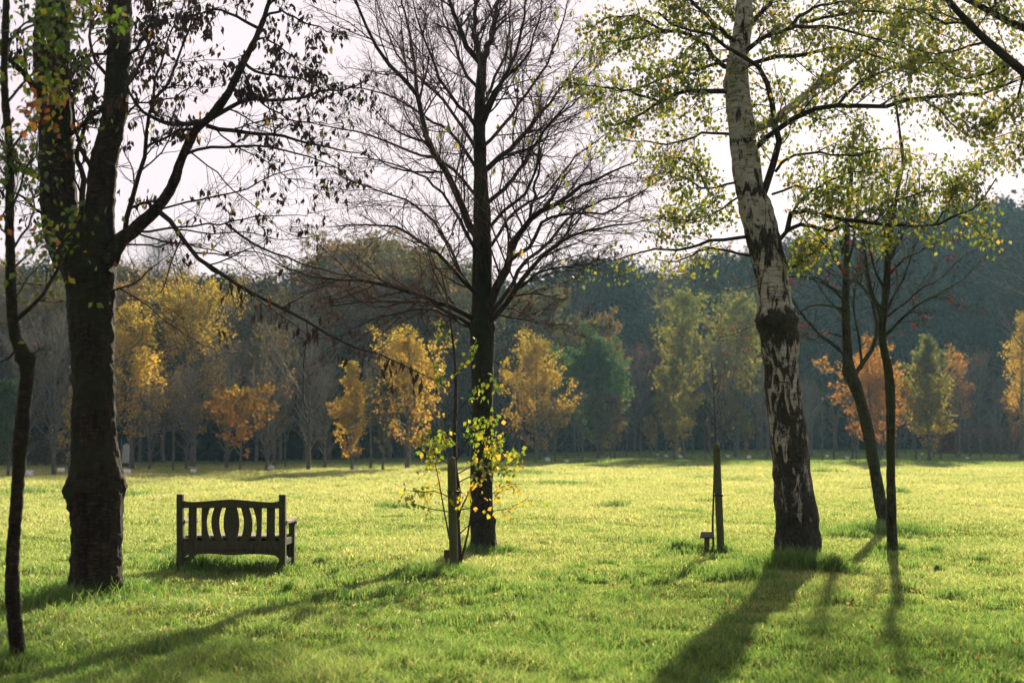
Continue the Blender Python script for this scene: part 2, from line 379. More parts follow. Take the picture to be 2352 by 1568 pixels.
# ------------------------------------------------------------------ ground
def build_ground():
    xs = np.concatenate([np.linspace(-240, -40, 21)[:-1], np.linspace(-40, 40, 241), np.linspace(40, 240, 21)[1:]])
    ys = np.concatenate([np.linspace(-60, 4, 12)[:-1], np.linspace(4, 40, 145), np.linspace(40, 280, 81)[1:]])
    X, Y = np.meshgrid(xs, ys)
    V = np.stack([X, Y, gz(X, Y)], -1).reshape(-1, 3)
    nx = len(xs); i, j = np.meshgrid(np.arange(nx - 1), np.arange(len(ys) - 1)); k = (j * nx + i).ravel()
    Q = np.stack([k, k + 1, k + nx + 1, k + nx], -1)
    o = link('ground', mesh_from('ground', V, [Q]), ground_mat()); o['kind'] = 'structure'
build_ground()

# tufts: (px, py, radius m, height, extra count)
TUFTS = [(470, 1306, .75, .17, 900), (600, 1312, .5, .14, 500), (415, 1300, .3, .18, 260), (655, 1304, .3, .12, 200), (220, 1372, .75, .24, 900), (110, 1390, .7, .20, 600),
         (1830, 1312, .70, .24, 1100), (1700, 1335, .45, .20, 450), (1905, 1318, .35, .22, 400), (1100, 1268, .42, .16, 420),
         (1160, 1265, .35, .12, 260), (1000, 1325, .55, .17, 520), (1045, 1318, .25, .14, 220), (1600, 1262, .35, .17, 300), (1560, 1262, .22, .2, 160),
         (1655, 1266, .3, .15, 220), (2020, 1222, .85, .22, 900), (1950, 1232, .5, .16, 350), (2085, 1225, .5, .14, 300), (2048, 1268, .3, .15, 240),
         (40, 1522, .35, .14, 240), (890, 1163, .6, .16, 130), (1415, 1168, .5, .18, 110), (1620, 1160, .4, .16, 90), (2060, 1132, .5, .2, 100),
         (300, 1140, 1.3, .16, 260), (70, 1132, 1.0, .18, 200), (1130, 1115, 1.4, .14, 200), (1300, 1112, 1.5, .14, 200), (1210, 1085, 1.6, .15, 160), (680, 1210, .5, .14, 100),
         (760, 1225, .6, .12, 130), (1890, 1085, 1.2, .2, 120), (1700, 1105, .9, .15, 90), (1510, 1245, .5, .12, 110),
         (300, 1400, .4, .15, 200), (420, 1410, .35, .13, 130), (900, 1370, .4, .12, 150), (1440, 1390, .4, .14, 160), (1300, 1360, .3, .12, 100), (560, 1500, .4, .12, 160), (1210, 1470, .5, .1, 200)]
def build_grass():
    r = rs(11)
    # density falls with distance while blades widen, the cover stays closed
    Ys = np.linspace(7.0, 150, 3000); dens = np.where(Ys < 12, 4000, 4000 * (12 / Ys) ** 1.62)
    dens = np.where(Ys > 85, dens * (85 / Ys) ** 1.5, dens)
    wid = 0.90 * Ys + 4
    cdf = np.cumsum(dens * wid); tot = cdf[-1] * (Ys[1] - Ys[0]); cdf /= cdf[-1]
    n = int(tot); print('grass blades', n)
    y = np.interp(r.uniform(0, 1, n), cdf, Ys); x = (r.uniform(-.5, .5, n)) * (0.90 * y + 4)
    zero = np.zeros(n)
    big = vnoise(np.stack([x * .55, y * .40, zero], -1), 21)
    sm = vnoise(np.stack([x * 2.6, y * 2.0, zero], -1), 22)
    tiny = vnoise(np.stack([x * 8, y * 6, zero], -1), 23)
    h = 0.054 * np.maximum(.3, 1 + 0.35 * big + (0.40 + .40 * (y < 16)) * sm + 0.3 * tiny) * r.uniform(0.55, 1.35, n)
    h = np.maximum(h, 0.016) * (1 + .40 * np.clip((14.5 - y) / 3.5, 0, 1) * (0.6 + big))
    h *= np.clip((y / 14) ** 0.22, 0.9, 1.3)
    tint = np.clip(0.47 + 0.16 * big + 0.10 * sm + 0.07 * tiny + r.normal(0, .15, n) + 0.27 * np.clip((y - 14) / 26, 0, 1) * np.clip((78 - y) / 12, -.6, 1) - 0.17 * np.clip((15.5 - y) / 4.5, 0, 1) - 0.08 * (h > .085), 0, 0.93)  # nearest grass is greener; its darker tint also stands in for broad foreground shade
    tint[r.uniform(0, 1, n) < 0.03] = 1.0
    parts = [(x, y, h, tint)]
    for (px, py, rad, hh, c) in TUFTS:
        gx, gy = ground_at(px, py)
        c = int(c * 1.7); hh = hh * 1.3; q = r.normal(size=(c, 2)) * rad * 0.5
        xx = gx + q[:, 0]; yy = gy + q[:, 1] * .7
        f = np.exp(-(q ** 2).sum(1) / (rad ** 2) * 1.2)
        parts.append((xx, yy, hh * (0.45 + 0.6 * f) * r.uniform(.55, 1.15, c), np.clip(0.22 + r.normal(0, .14, c), 0, .8)))
    # scattered small tussocks all over the meadow
    for k in range(300):
        Yk = 9 + 66 * r.uniform() ** 1.35; Xk = r.uniform(-.44, .44) * Yk; rad = r.uniform(.08, .30) * (1 + Yk / 60); c = int(r.uniform(30, 80) * (1 if Yk < 30 else .6))
        q = r.normal(size=(c, 2)) * rad * 0.5
        parts.append((Xk + q[:, 0], Yk + q[:, 1], r.uniform(.08, .14) * r.uniform(.5, 1.2, c), np.clip(0.25 + r.normal(0, .14, c), 0, .85)))
    for k in range(520):
        Yk = 8.5 + 12 * r.uniform() ** 1.2; Xk = r.uniform(-.44, .44) * Yk; rad = r.uniform(.06, .26); c = int(r.uniform(40, 130))
        q = r.normal(size=(c, 2)) * rad * 0.5
        parts.append((Xk + q[:, 0], Yk + q[:, 1], r.uniform(.07, .15) * r.uniform(.45, 1.2, c), np.clip(0.26 + r.normal(0, .16, c), 0, .9)))
    x, y, h, tint = [np.concatenate([p[k] for p in parts]) for k in range(4)]
    n = len(x)
    w = 0.0025 * np.clip(y / 11, 1, None) ** 0.85 * r.uniform(.7, 1.4, n) * np.clip(h / .05, .8, 1.5)
    a = r.uniform(0, 2 * np.pi, n); s = np.stack([np.cos(a), np.sin(a), np.zeros(n)], -1)       # blade width direction
    b = r.uniform(0, 2 * np.pi, n); lean = np.stack([np.cos(b), np.sin(b), np.zeros(n)], -1) * (h * r.uniform(.1, .95, n))[:, None]
    P = np.stack([x, y, gz(x, y) - 0.004], -1)
    up = np.array([0, 0, 1.0])
    m = P + up * (h * .58)[:, None] + lean * .30
    t = P + up * (h * r.uniform(.8, 1.0, n))[:, None] + lean
    sw = s * w[:, None]
    V = np.stack([P - sw, P + sw, m + sw * .8, m - sw * .8, t], 1)
    k = np.arange(n)[:, None] * 5
    Q = k + np.array([[0, 1, 2, 3]]); T = k + np.array([[3, 2, 4]])
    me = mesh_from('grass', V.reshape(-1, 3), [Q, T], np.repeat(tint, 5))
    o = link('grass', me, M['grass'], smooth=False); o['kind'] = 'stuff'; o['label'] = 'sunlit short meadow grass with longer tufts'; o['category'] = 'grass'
    # fallen leaves and small pale flecks lying in the grass
    g = Geo(); n = 1500
    yy = 8 + 30 * r.uniform(0, 1, n) ** 1.3; xx = r.uniform(-.45, .45, n) * yy
    for (px, py, rad, c) in ((2080, 1225, 1.1, 160), (1900, 1240, 1.3, 60), (1180, 1270, .8, 60), (230, 1380, 1.2, 60), (2250, 1260, 2.2, 160), (1680, 1265, .6, 40), (1112, 1270, 2.2, 180), (1600, 1400, 2.0, 160), (300, 1400, 1.6, 160), (2050, 1400, 1.6, 160), (700, 1420, 1.8, 120)):
        gx, gy = ground_at(px, py); yy = np.r_[yy, gy + r.normal(0, rad, c)]; xx = np.r_[xx, gx + r.normal(0, rad, c)]
    g.leaves(np.stack([xx, yy, gz(xx, yy) + r.uniform(.025, .055, len(xx))], -1), 0.040, r, hang=0, flat=.0, width=.7, tint=np.clip(r.uniform(-.2, 1.0, len(xx)), 0, 1))
    o = g.build('fallen_leaves', M['fallen'], smooth=False); o['kind'] = 'stuff'; o['label'] = 'brown and pale fallen leaves scattered in the grass'; o['category'] = 'leaves'
build_grass()

# ------------------------------------------------------------------ foreground trees
def stem(path, Y, name, mat, parent, rings=170, sides=56, rough=0.012, seed=1, bands=None, burls=(), flare=0.3, freq=(9, 9, 5)):
    """path: (px, py, width_px[, dY]). One displaced tube; burls: (py, spread_m, swell, theta or None)."""
    pts = []
    for q in path:
        dy = q[3] if len(q) > 3 else 0
        p = at(q[0], q[1], Y + dy); pts.append([*p, q[2] * 0.5 / F * (Y + dy)])
    A = resample(pts, rings); P, rad = A[:, :3], A[:, 3]
    T = np.gradient(P, axis=0); T = norm(T)
    U = norm(np.cross(np.array([0, 1.0, 0])[None], T)); W = np.cross(T, U)
    th = np.linspace(0, 2 * np.pi, sides, endpoint=False)
    dirs = U[:, None] * np.cos(th)[None, :, None] + W[:, None] * np.sin(th)[None, :, None]
    z = P[:, 2][:, None]
    rr = np.repeat(rad[:, None], sides, 1); lump = np.zeros_like(rr)
    if flare:
        f = np.exp(-np.maximum(z, 0) / 0.16)
        rr = rr * (1 + flare * f * (0.55 + 0.45 * np.cos(th * 5 + seed) * np.cos(th * 2 + seed * 2)))
    for (py, sp, sw, tc, tw) in burls:
        zc = at(0, py, Y)[2]
        ww = np.exp(-((z - zc) / sp) ** 2)
        if tc is not None:
            dth = np.angle(np.exp(1j * (th - tc))); ww = ww * np.exp(-(dth / tw) ** 2)[None]
        rr = rr + sw * ww; lump = np.maximum(lump, np.broadcast_to(ww, lump.shape))
    pos = P[:, None] + dirs * rr[..., None]
    d = fbm(pos * np.array(freq), seed, 4) * rough
    d2 = fbm(pos * np.array([6, 6, 1.8]), seed + 9, 3) * rough * 1.1
    d3 = fbm(pos * np.array([11, 11, 9]), seed + 31, 3) * .026 * lump
    pos = pos + dirs * (d + d2 + d3)[..., None]
    i, j = np.meshgrid(np.arange(rings - 1), np.arange(sides), indexing='ij'); jn = (j + 1) % sides
    Q = np.stack([i * sides + j, i * sides + jn, (i + 1) * sides + jn, (i + 1) * sides + j], -1).reshape(-1, 4)
    base = parent.location; AXES.append((P, rad))
    V = pos.reshape(-1, 3) - np.array(base)
    return link(name, mesh_from(name, V, [Q]), mat, parent), P, rad

AXES = []
def attach(limbs, axes):
    out = []
    pool = list(axes)
    for k, (P, rad) in enumerate(limbs):
        others = pool + [l for i, l in enumerate(limbs) if i != k and i < k] + [l for i, l in enumerate(limbs) if i > k and l[1][0] > rad[0] * 1.15]
        best = None
        for (A, ra) in others:
            B = resample(A, 60); rb = np.interp(np.linspace(0, 1, 60), np.linspace(0, 1, len(ra)), ra)
            q0 = P[0].copy(); dd = B - q0
            d = np.sqrt(dd[:, 0] ** 2 + dd[:, 2] ** 2 + (dd[:, 1] * .35) ** 2) - rb
            i = int(np.argmin(d))
            if best is None or d[i] < best[0]: best = (d[i], B[i], rb[i])
        if best is not None and best[0] < .45:
            off = best[1] - P[0]; off[2] -= .3 * best[2]
            t = np.linspace(0, 1, len(P)); w = np.clip(1 - t / .22, 0, 1) ** 1.5
            wy = np.clip(1 - t / .8, 0, 1)                       # depth fades more slowly than the outline
            Q = P + np.stack([off[0] * w, off[1] * wy, off[2] * w], -1)
            out.append((Q, rad)); 
        else: out.append((P, rad))
    return out
def limbs_to_geo(g, limbs, base, sides=8, wob=0.0, r=None):
    if AXES: limbs[:] = attach(limbs, AXES)
    P = np.stack([l[0] for l in limbs]) - base; rad = np.stack([l[1] for l in limbs])
    if wob: P = P.copy(); P[:, 1:] += r.normal(size=P[:, 1:].shape) * wob
    g.tubes(P, rad, sides); return P, rad

def tree_base(px, py):
    x, y = ground_at(px, py); return np.array([x, y, float(gz(x, y)) - 0.0]), y

TREES = {}
# ---- middle bare tree
def middle_tree():
    AXES.clear()
    r = rs(5)
    b, Y = tree_base(1112, 1266)
    t = thing('cherry_tree', 'nearly bare spreading tree with dark straight trunk, in the middle behind the leafy sapling', 'tree', b)
    stem([(1112, 1276, 60), (1110, 1240, 55), (1106, 1150, 52), (1107, 1000, 50), (1107, 880, 50), (1108, 770, 53), (1108, 700, 50), (1107, 600, 45), (1107, 500, 40), (1103, 400, 32), (1101, 300, 27), (1104, 200, 24), (1110, 130, 20)],
         Y, 'trunk', M['bark_mid'], t, rough=0.009, seed=4, burls=((1195, .10, .015, None, 0), (760, .16, .02, None, 0)), flare=.35, rings=220)
    z = lambda pl: [(784 + a / 2, c / 2) for a, c in pl]
    L = [  # polyline in the enlarged crop, start and end width, depth change
        ([(600, 1120), (560, 1030), (535, 920), (500, 820), (455, 755), (400, 630), (370, 520), (330, 400), (230, 310), (130, 150), (70, 0), (20, -150)], 19, 4, -1.2),
        ([(400, 630), (365, 480), (345, 350), (320, 180), (280, 0), (260, -200)], 10, 3, .8),
        ([(605, 915), (570, 860), (530, 790), (440, 730), (330, 700), (180, 640), (0, 590), (-180, 560)], 9, 2, 1.6),
        ([(598, 1360), (550, 1290), (470, 1200), (370, 1110), (240, 1040), (120, 1035), (-60, 1040)], 11, 2, -1.8),
        ([(595, 1490), (540, 1440), (440, 1390), (340, 1350), (200, 1305), (60, 1290), (-120, 1275), (-330, 1200)], 13, 2, -1.0),
        ([(590, 1500), (500, 1440), (400, 1390), (260, 1385), (80, 1390), (-100, 1420)], 11, 2, 1.5),
        ([(592, 1510), (520, 1470), (440, 1430), (330, 1420), (180, 1460), (40, 1520), (-60, 1600)], 7, 2, -2.4),
        ([(595, 1390), (560, 1300), (500, 1150), (440, 1030), (350, 950), (240, 900), (100, 850), (-40, 790)], 9, 2, 2.2),
        ([(600, 620), (570, 520), (500, 440), (440, 330), (390, 200), (340, 60), (310, -120)], 10, 2, -1.2),
        ([(598, 780), (560, 690), (490, 600), (420, 560), (300, 480), (150, 420), (0, 390)], 9, 2, .9),
        ([(598, 420), (560, 320), (520, 200), (470, 60), (440, -120)], 9, 2, 1.3),
        ([(600, 290), (575, 210), (530, 90), (500, 0), (470, -160)], 15, 5, -.6),
        ([(640, 300), (670, 230), (700, 130), (725, 0), (745, -170)], 17, 6, .5),
        ([(620, 260), (610, 150), (618, 0), (620, -160)], 15, 4, .1),
        ([(688, 1440), (720, 1340), (750, 1240), (770, 1150), (815, 1080), (870, 1010), (990, 935), (1090, 860), (1220, 800), (1360, 740)], 22, 3, -.7),
        ([(700, 1480), (760, 1400), (830, 1290), (900, 1200), (1000, 1115), (1130, 1055), (1300, 1030), (1440, 1010)], 15, 2, -1.8),
        ([(688, 960), (760, 860), (830, 760), (890, 660), (960, 570), (1060, 480), (1160, 400)], 11, 2, 1.4),
        ([(690, 1060), (740, 990), (800, 930), (865, 850), (905, 760), (915, 640), (1000, 520), (1080, 420), (1180, 300)], 9, 2, -1.0),
        ([(680, 800), (720, 740), (800, 660), (880, 570), (950, 480), (1050, 350), (1130, 240)], 14, 2, .6),
        ([(860, 1015), (885, 900), (910, 780), (930, 650), (985, 560)], 8, 2, 1.0),
        ([(762, 1220), (860, 1140), (930, 1020), (1010, 985), (1120, 990), (1250, 960), (1400, 870), (1500, 800)], 10, 2, .8),
        ([(655, 620), (690, 480), (740, 380), (790, 270), (825, 140), (850, 0), (880, -130)], 12, 3, -.9),
        ([(650, 480), (700, 380), (760, 230), (770, 120), (775, 0), (790, -120)], 8, 2, 1.2),
        ([(830, 1330), (900, 1270), (1000, 1235), (1100, 1218), (1220, 1190)], 7, 2, -.5),
        ([(735, 1440), (790, 1460), (860, 1472), (960, 1490), (1090, 1495)], 5, 1.5, -1.2),
        ([(700, 1430), (790, 1300), (830, 1210), (960, 1110), (1040, 1000), (1180, 930), (1300, 900), (1420, 880)], 11, 2, 2.4),
        ([(690, 1180), (730, 1080), (800, 970), (950, 880), (1050, 750), (1150, 660), (1300, 560)], 9, 2, 2.6),
        ([(680, 680), (760, 560), (860, 420), (950, 280), (1010, 120), (1060, -60)], 9, 2, 1.8),
        ([(640, 560), (700, 420), (850, 260), (900, 120), (930, -80)], 8, 2, -2.2),
        ([(610, 1180), (560, 1060), (520, 960), (430, 860), (330, 790), (180, 740), (40, 720)], 9, 2, -2.8),
        ([(605, 700), (560, 590), (470, 470), (400, 400), (260, 250), (190, 100), (150, -80)], 9, 2, 2.5),
    ]
    limbs = [traced(z(pl), Y, dY * 1.2, 16, (w0, w1)) for pl, w0, w1, dY in L]
    g = Geo(); P1, R1 = limbs_to_geo(g, limbs, b, 8, 0.012, r)
    S, D, Ln, r0 = spawn(P1, R1, 16, r, .08, .98, (24, 58), .42, .45, up=.1, rfac=.42, rmax=.018)
    P2, R2 = grow(S, D, Ln, r0, 9, .11, .02, r); g.tubes(P2, R2, 5)
    S, D, Ln, r0 = spawn(P2, R2, 11, r, .10, .98, (22, 50), .42, .5, up=.05, rfac=.6, rmin=.0036, rmax=.008)
    g.build('branches', M['twig'], t); g = Geo()
    P3, R3 = grow(S, D, Ln, r0, 6, .12, .05, r); g.tubes(P3, R3, 3)
    S, D, Ln, r0 = spawn(P3, R3, 4, r, .2, .98, (25, 60), .55, .4, up=.05, rfac=.8, rmin=.0030, rmax=.0045)
    P4, R4 = grow(S, D, Ln, r0, 4, .14, .05, r); g.tubes(P4, R4, 3)
    g.build('crown', M['twig_red'], t)
    # a few leaves left
    g = Geo(); k = r.choice(len(P3), 240, replace=False); C = P3[k, -1]
    C = np.repeat(C, 2, 0) + r.normal(0, .03, (480, 3)); g.leaves(C, .075, r, hang=1.0, width=.5, tint=r.uniform(0, .9, 480))
    g.build('withered_leaves', M['dead_leaf'], t, False)
    g = Geo(); k = np.where((P2[:, -1, 0] + b[0] > -1.0) & (P2[:, -1, 0] + b[0] < 1.2) & (P2[:, -1, 2] < 7.2) & (P2[:, -1, 2] > 4.2))[0]
    k = r.choice(k, min(28, len(k)), replace=False); C = np.repeat(P2[k, -1], 3, 0) + r.normal(0, .08, (len(k) * 3, 3))
    g.leaves(C, .13, r, hang=1.2, width=.42, tint=r.uniform(.3, .85, len(C))); g.build('leaves', M['sapling_leaf'], t, False)
middle_tree()

# ---- big cherry on the left
def big_cherry():
    AXES.clear()
    r = rs(8)
    b, Y = tree_base(222, 1374)
    t = thing('cherry_tree', 'big dark tree left of the bench with a swollen burl low on its trunk', 'tree', b)
    stem([(222, 1385, 122), (221, 1340, 116), (222, 1260, 112), (223, 1190, 113), (223, 1120, 116), (222, 1080, 112), (218, 1030, 102), (216, 950, 96), (214, 880, 95), (213, 800, 96), (209, 720, 104), (205, 640, 116), (196, 590, 128), (186, 545, 130), (180, 510, 112)],
         Y, 'trunk', M['bark_cherry'], t, rings=300, sides=90, rough=0.013, seed=7, freq=(15, 15, 10), flare=.32,
         burls=((1124, .17, .070, math.pi, 1.1), (1118, .15, .025, 0.1, .9), (1070, .06, .02, 2.6, .5), (1165, .06, .02, 3.6, .4), (1200, .2, .02, 1.2, .8), (868, .10, .04, math.pi * .92, .5)))
    stem([(170, 600, 96), (150, 540, 92), (135, 450, 84), (130, 350, 78), (124, 230, 80), (118, 100, 82), (122, 0, 80), (120, -140, 66)], Y + .05, 'limb', M['bark_cherry'], t, rings=90, sides=40, rough=.012, seed=12, flare=0, freq=(7, 7, 14))
    stem([(215, 620, 84), (226, 540, 74), (232, 440, 66), (238, 370, 62), (258, 290, 58), (270, 180, 56), (275, 60, 54), (276, -120, 44)], Y - .1, 'limb', M['bark_cherry'], t, rings=90, sides=40, rough=.011, seed=13, flare=0, freq=(7, 7, 14))
    stem([(250, 606, 44), (272, 560, 37), (310, 526, 30), (358, 482, 27), (395, 428, 25), (415, 372, 22), (448, 302, 20), (485, 266, 20), (525, 212, 18), (555, 152, 17), (585, 92, 15), (608, 38, 13), (625, -30, 11), (640, -110, 10)],
         Y - .15, 'limb', M['bark_cherry'], t, rings=110, sides=24, rough=.006, seed=14, flare=0, freq=(9, 9, 14))
    z = lambda pl: [(a / 2, c / 2) for a, c in pl]
    L = [
        ([(555, 1070), (590, 960), (630, 860), (655, 760), (668, 690), (672, 600), (690, 520), (720, 450), (780, 380), (820, 260), (880, 120), (900, -60)], 13, 3, -.6),
        ([(668, 700), (740, 660), (800, 620), (880, 590), (940, 575)], 7, 3, .1),
        ([(955, 575), (880, 572), (800, 572), (730, 555), (660, 510), (600, 440), (560, 330)], 13, 4, -.8),
        ([(970, 555), (1050, 500), (1130, 465), (1220, 460), (1330, 462), (1420, 440), (1480, 405), (1570, 420), (1680, 380)], 12, 2.5, .4),
        ([(960, 590), (1060, 600), (1180, 610), (1320, 632), (1450, 665), (1568, 690), (1700, 720)], 11, 2, -.5),
        ([(860, 722), (910, 700), (980, 685), (1100, 675), (1240, 682), (1370, 705), (1470, 740), (1560, 780), (1640, 860)], 8, 1.5, -.7),
        ([(640, 1072), (740, 1060), (860, 1040), (1020, 1028), (1110, 1008), (1250, 990), (1420, 992)], 6, 1.5, .8),
        ([(690, 925), (750, 975), (820, 1070), (900, 1170), (980, 1235), (1060, 1290), (1150, 1350), (1260, 1400), (1400, 1470), (1560, 1560), (1800, 1650), (2000, 1740)], 13, 2, -1.0),
        ([(600, 960), (650, 940), (700, 930)], 8, 6, 0),
        ([(1045, 1090), (1130, 1115), (1240, 1150), (1340, 1185), (1440, 1225), (1560, 1262), (1700, 1290)], 6, 1.5, 1.2),
        ([(560, 1125), (700, 1130), (850, 1120), (960, 1135)], 5, 1.5, -.8),
        ([(545, 1330), (620, 1290), (700, 1230), (800, 1140)], 5, 1.5, -.7),
        ([(560, 1330), (660, 1390), (740, 1460), (860, 1540), (1000, 1620)], 4, 1.5, -1.2),
        ([(1120, 300), (1180, 340), (1290, 352), (1400, 370), (1500, 420)], 8, 2, .6),
        ([(1115, 320), (1150, 400), (1150, 470)], 5, 2, -.4),
        ([(1170, 180), (1250, 190), (1340, 260), (1400, 320)], 6, 1.5, -.6),
        ([(1190, 120), (1110, 90), (1000, 50), (880, 70), (740, 90)], 8, 2, -.4),
        ([(1210, 90), (1280, 60), (1400, 100), (1540, 160)], 7, 2, .5),
        ([(1230, 30), (1300, -20), (1400, -60), (1560, -60)], 7, 2, .2),
        ([(700, 480), (760, 330), (790, 180), (840, 30), (870, -100)], 7, 2, .9),
        ([(590, 420), (640, 300), (700, 150), (730, 0)], 9, 3, .6),
        ([(190, 470), (120, 360), (60, 290), (0, 230), (-60, 150)], 17, 8, -.8),
        ([(240, 900), (160, 800), (80, 740), (0, 640), (-80, 560)], 14, 4, .8),
        ([(330, 600), (400, 540), (470, 500), (500, 480)], 12, 8, .1),
        ([(260, 1040), (200, 1000), (120, 920), (40, 870), (-60, 850)], 9, 3, -.5),
        ([(380, 960), (370, 800), (350, 700), (400, 560), (440, 380)], 16, 6, .7),
        ([(460, 240), (400, 260), (350, 330), (300, 420)], 7, 3, -.3),
        ([(500, 780), (420, 760), (360, 640), (330, 500), (310, 300), (330, 100)], 10, 3, -1.0),
        ([(600, 260), (660, 180), (700, 80), (720, -60)], 9, 3, -1.2),
        ([(450, 350), (410, 200), (420, 60), (400, -80)], 9, 3, .9),
        ([(720, 960), (860, 930), (1000, 905), (1150, 860), (1300, 790), (1450, 760), (1600, 785)], 5, 1.5, .6),
        ([(640, 1070), (760, 1110), (900, 1130), (1060, 1180), (1180, 1270)], 5, 1.5, .3),
        ([(870, 700), (980, 780), (1080, 880), (1180, 960), (1300, 1060), (1420, 1100)], 4, 1.2, -.6),
        ([(1000, 600), (1100, 680), (1230, 740), (1350, 840), (1490, 880)], 4, 1.2, .7),
        ([(1180, 460), (1280, 520), (1400, 560), (1570, 565)], 5, 1.5, -.7),
        ([(850, 1040), (980, 1080), (1120, 1070), (1290, 1100), (1450, 1085)], 4, 1.2, .4),
        ([(900, 1170), (1040, 1180), (1180, 1160), (1330, 1230), (1500, 1330)], 4, 1.2, -.7),
        ([(590, 420), (560, 300), (600, 160), (580, 20), (600, -100)], 8, 2, .8), ([(560, 560), (640, 480), (760, 460), (880, 400), (960, 300)], 6, 1.5, .7),
    ]
    limbs = [traced(z(pl), Y - .1, dY, 14, (w0, w1)) for pl, w0, w1, dY in L]
    g = Geo(); P1, R1 = limbs_to_geo(g, limbs, b, 8, 0.008, r)
    S, D, Ln, r0 = spawn(P1, R1, 11, r, .10, .98, (30, 62), .36, .45, up=.1, rfac=.42, rmax=.012)
    P2, R2 = grow(S, D, Ln, r0, 8, .14, .02, r); g.tubes(P2, R2, 5)
    S, D, Ln, r0 = spawn(P2, R2, 9, r, .12, .98, (28, 60), .52, .45, rfac=.6, rmin=.0026, rmax=.006)
    P3, R3 = grow(S, D, Ln, r0, 6, .15, 0, r); g.tubes(P3, R3, 3)
    g.build('branches', M['twig'], t)
    # withered leaves hang in small bunches, thickest high up
    g = Geo(); E = np.concatenate([P3[:, -1], P3[:, 3], P2[:, -1]])
    hgt = E[:, 2]; keep = r.uniform(0, 1, len(E)) < np.clip((hgt - 3.3) / 4.8, .035, .50) ** 1.45
    E = E[keep]; nb = r.integers(1, 5, len(E)); C = np.repeat(E, nb, 0); C = C + r.normal(0, .028, C.shape)
    ti = np.clip(r.uniform(0, .8, len(C)), 0, 1)
    g.leaves(C, .080, r, hang=1.3, width=.48, tint=ti)
    # bunches hanging along the long low bough
    P = P1[7]
    for k in (5, 6, 6.6, 7.3, 8, 8.4, 9.3, 10.2, 11, 11.7, 12.4):
        i = int(k); p = P[i] * (1 - (k - i)) + P[min(i + 1, 13)] * (k - i)
        m = int(r.integers(5, 10)); C = p + r.normal(0, .07, (m, 3)) - np.array([0, 0, .06]); g.leaves(C, .12, r, hang=2.5, width=.38, tint=r.uniform(0, .95, m))
    g.build('withered_leaves', M['dead_leaf'], t, False)
    g = Geo(); k = r.choice(np.where(P3[:, -1, 2] > 3.4)[0], 130, replace=False); C = np.repeat(P3[k, -1], 2, 0) + r.normal(0, .05, (260, 3))
    g.leaves(C, .085, r, hang=1.2, width=.5, tint=r.uniform(0, .9, 260)); g.build('leaves', M['mixed_leaf'], t, False)
big_cherry()

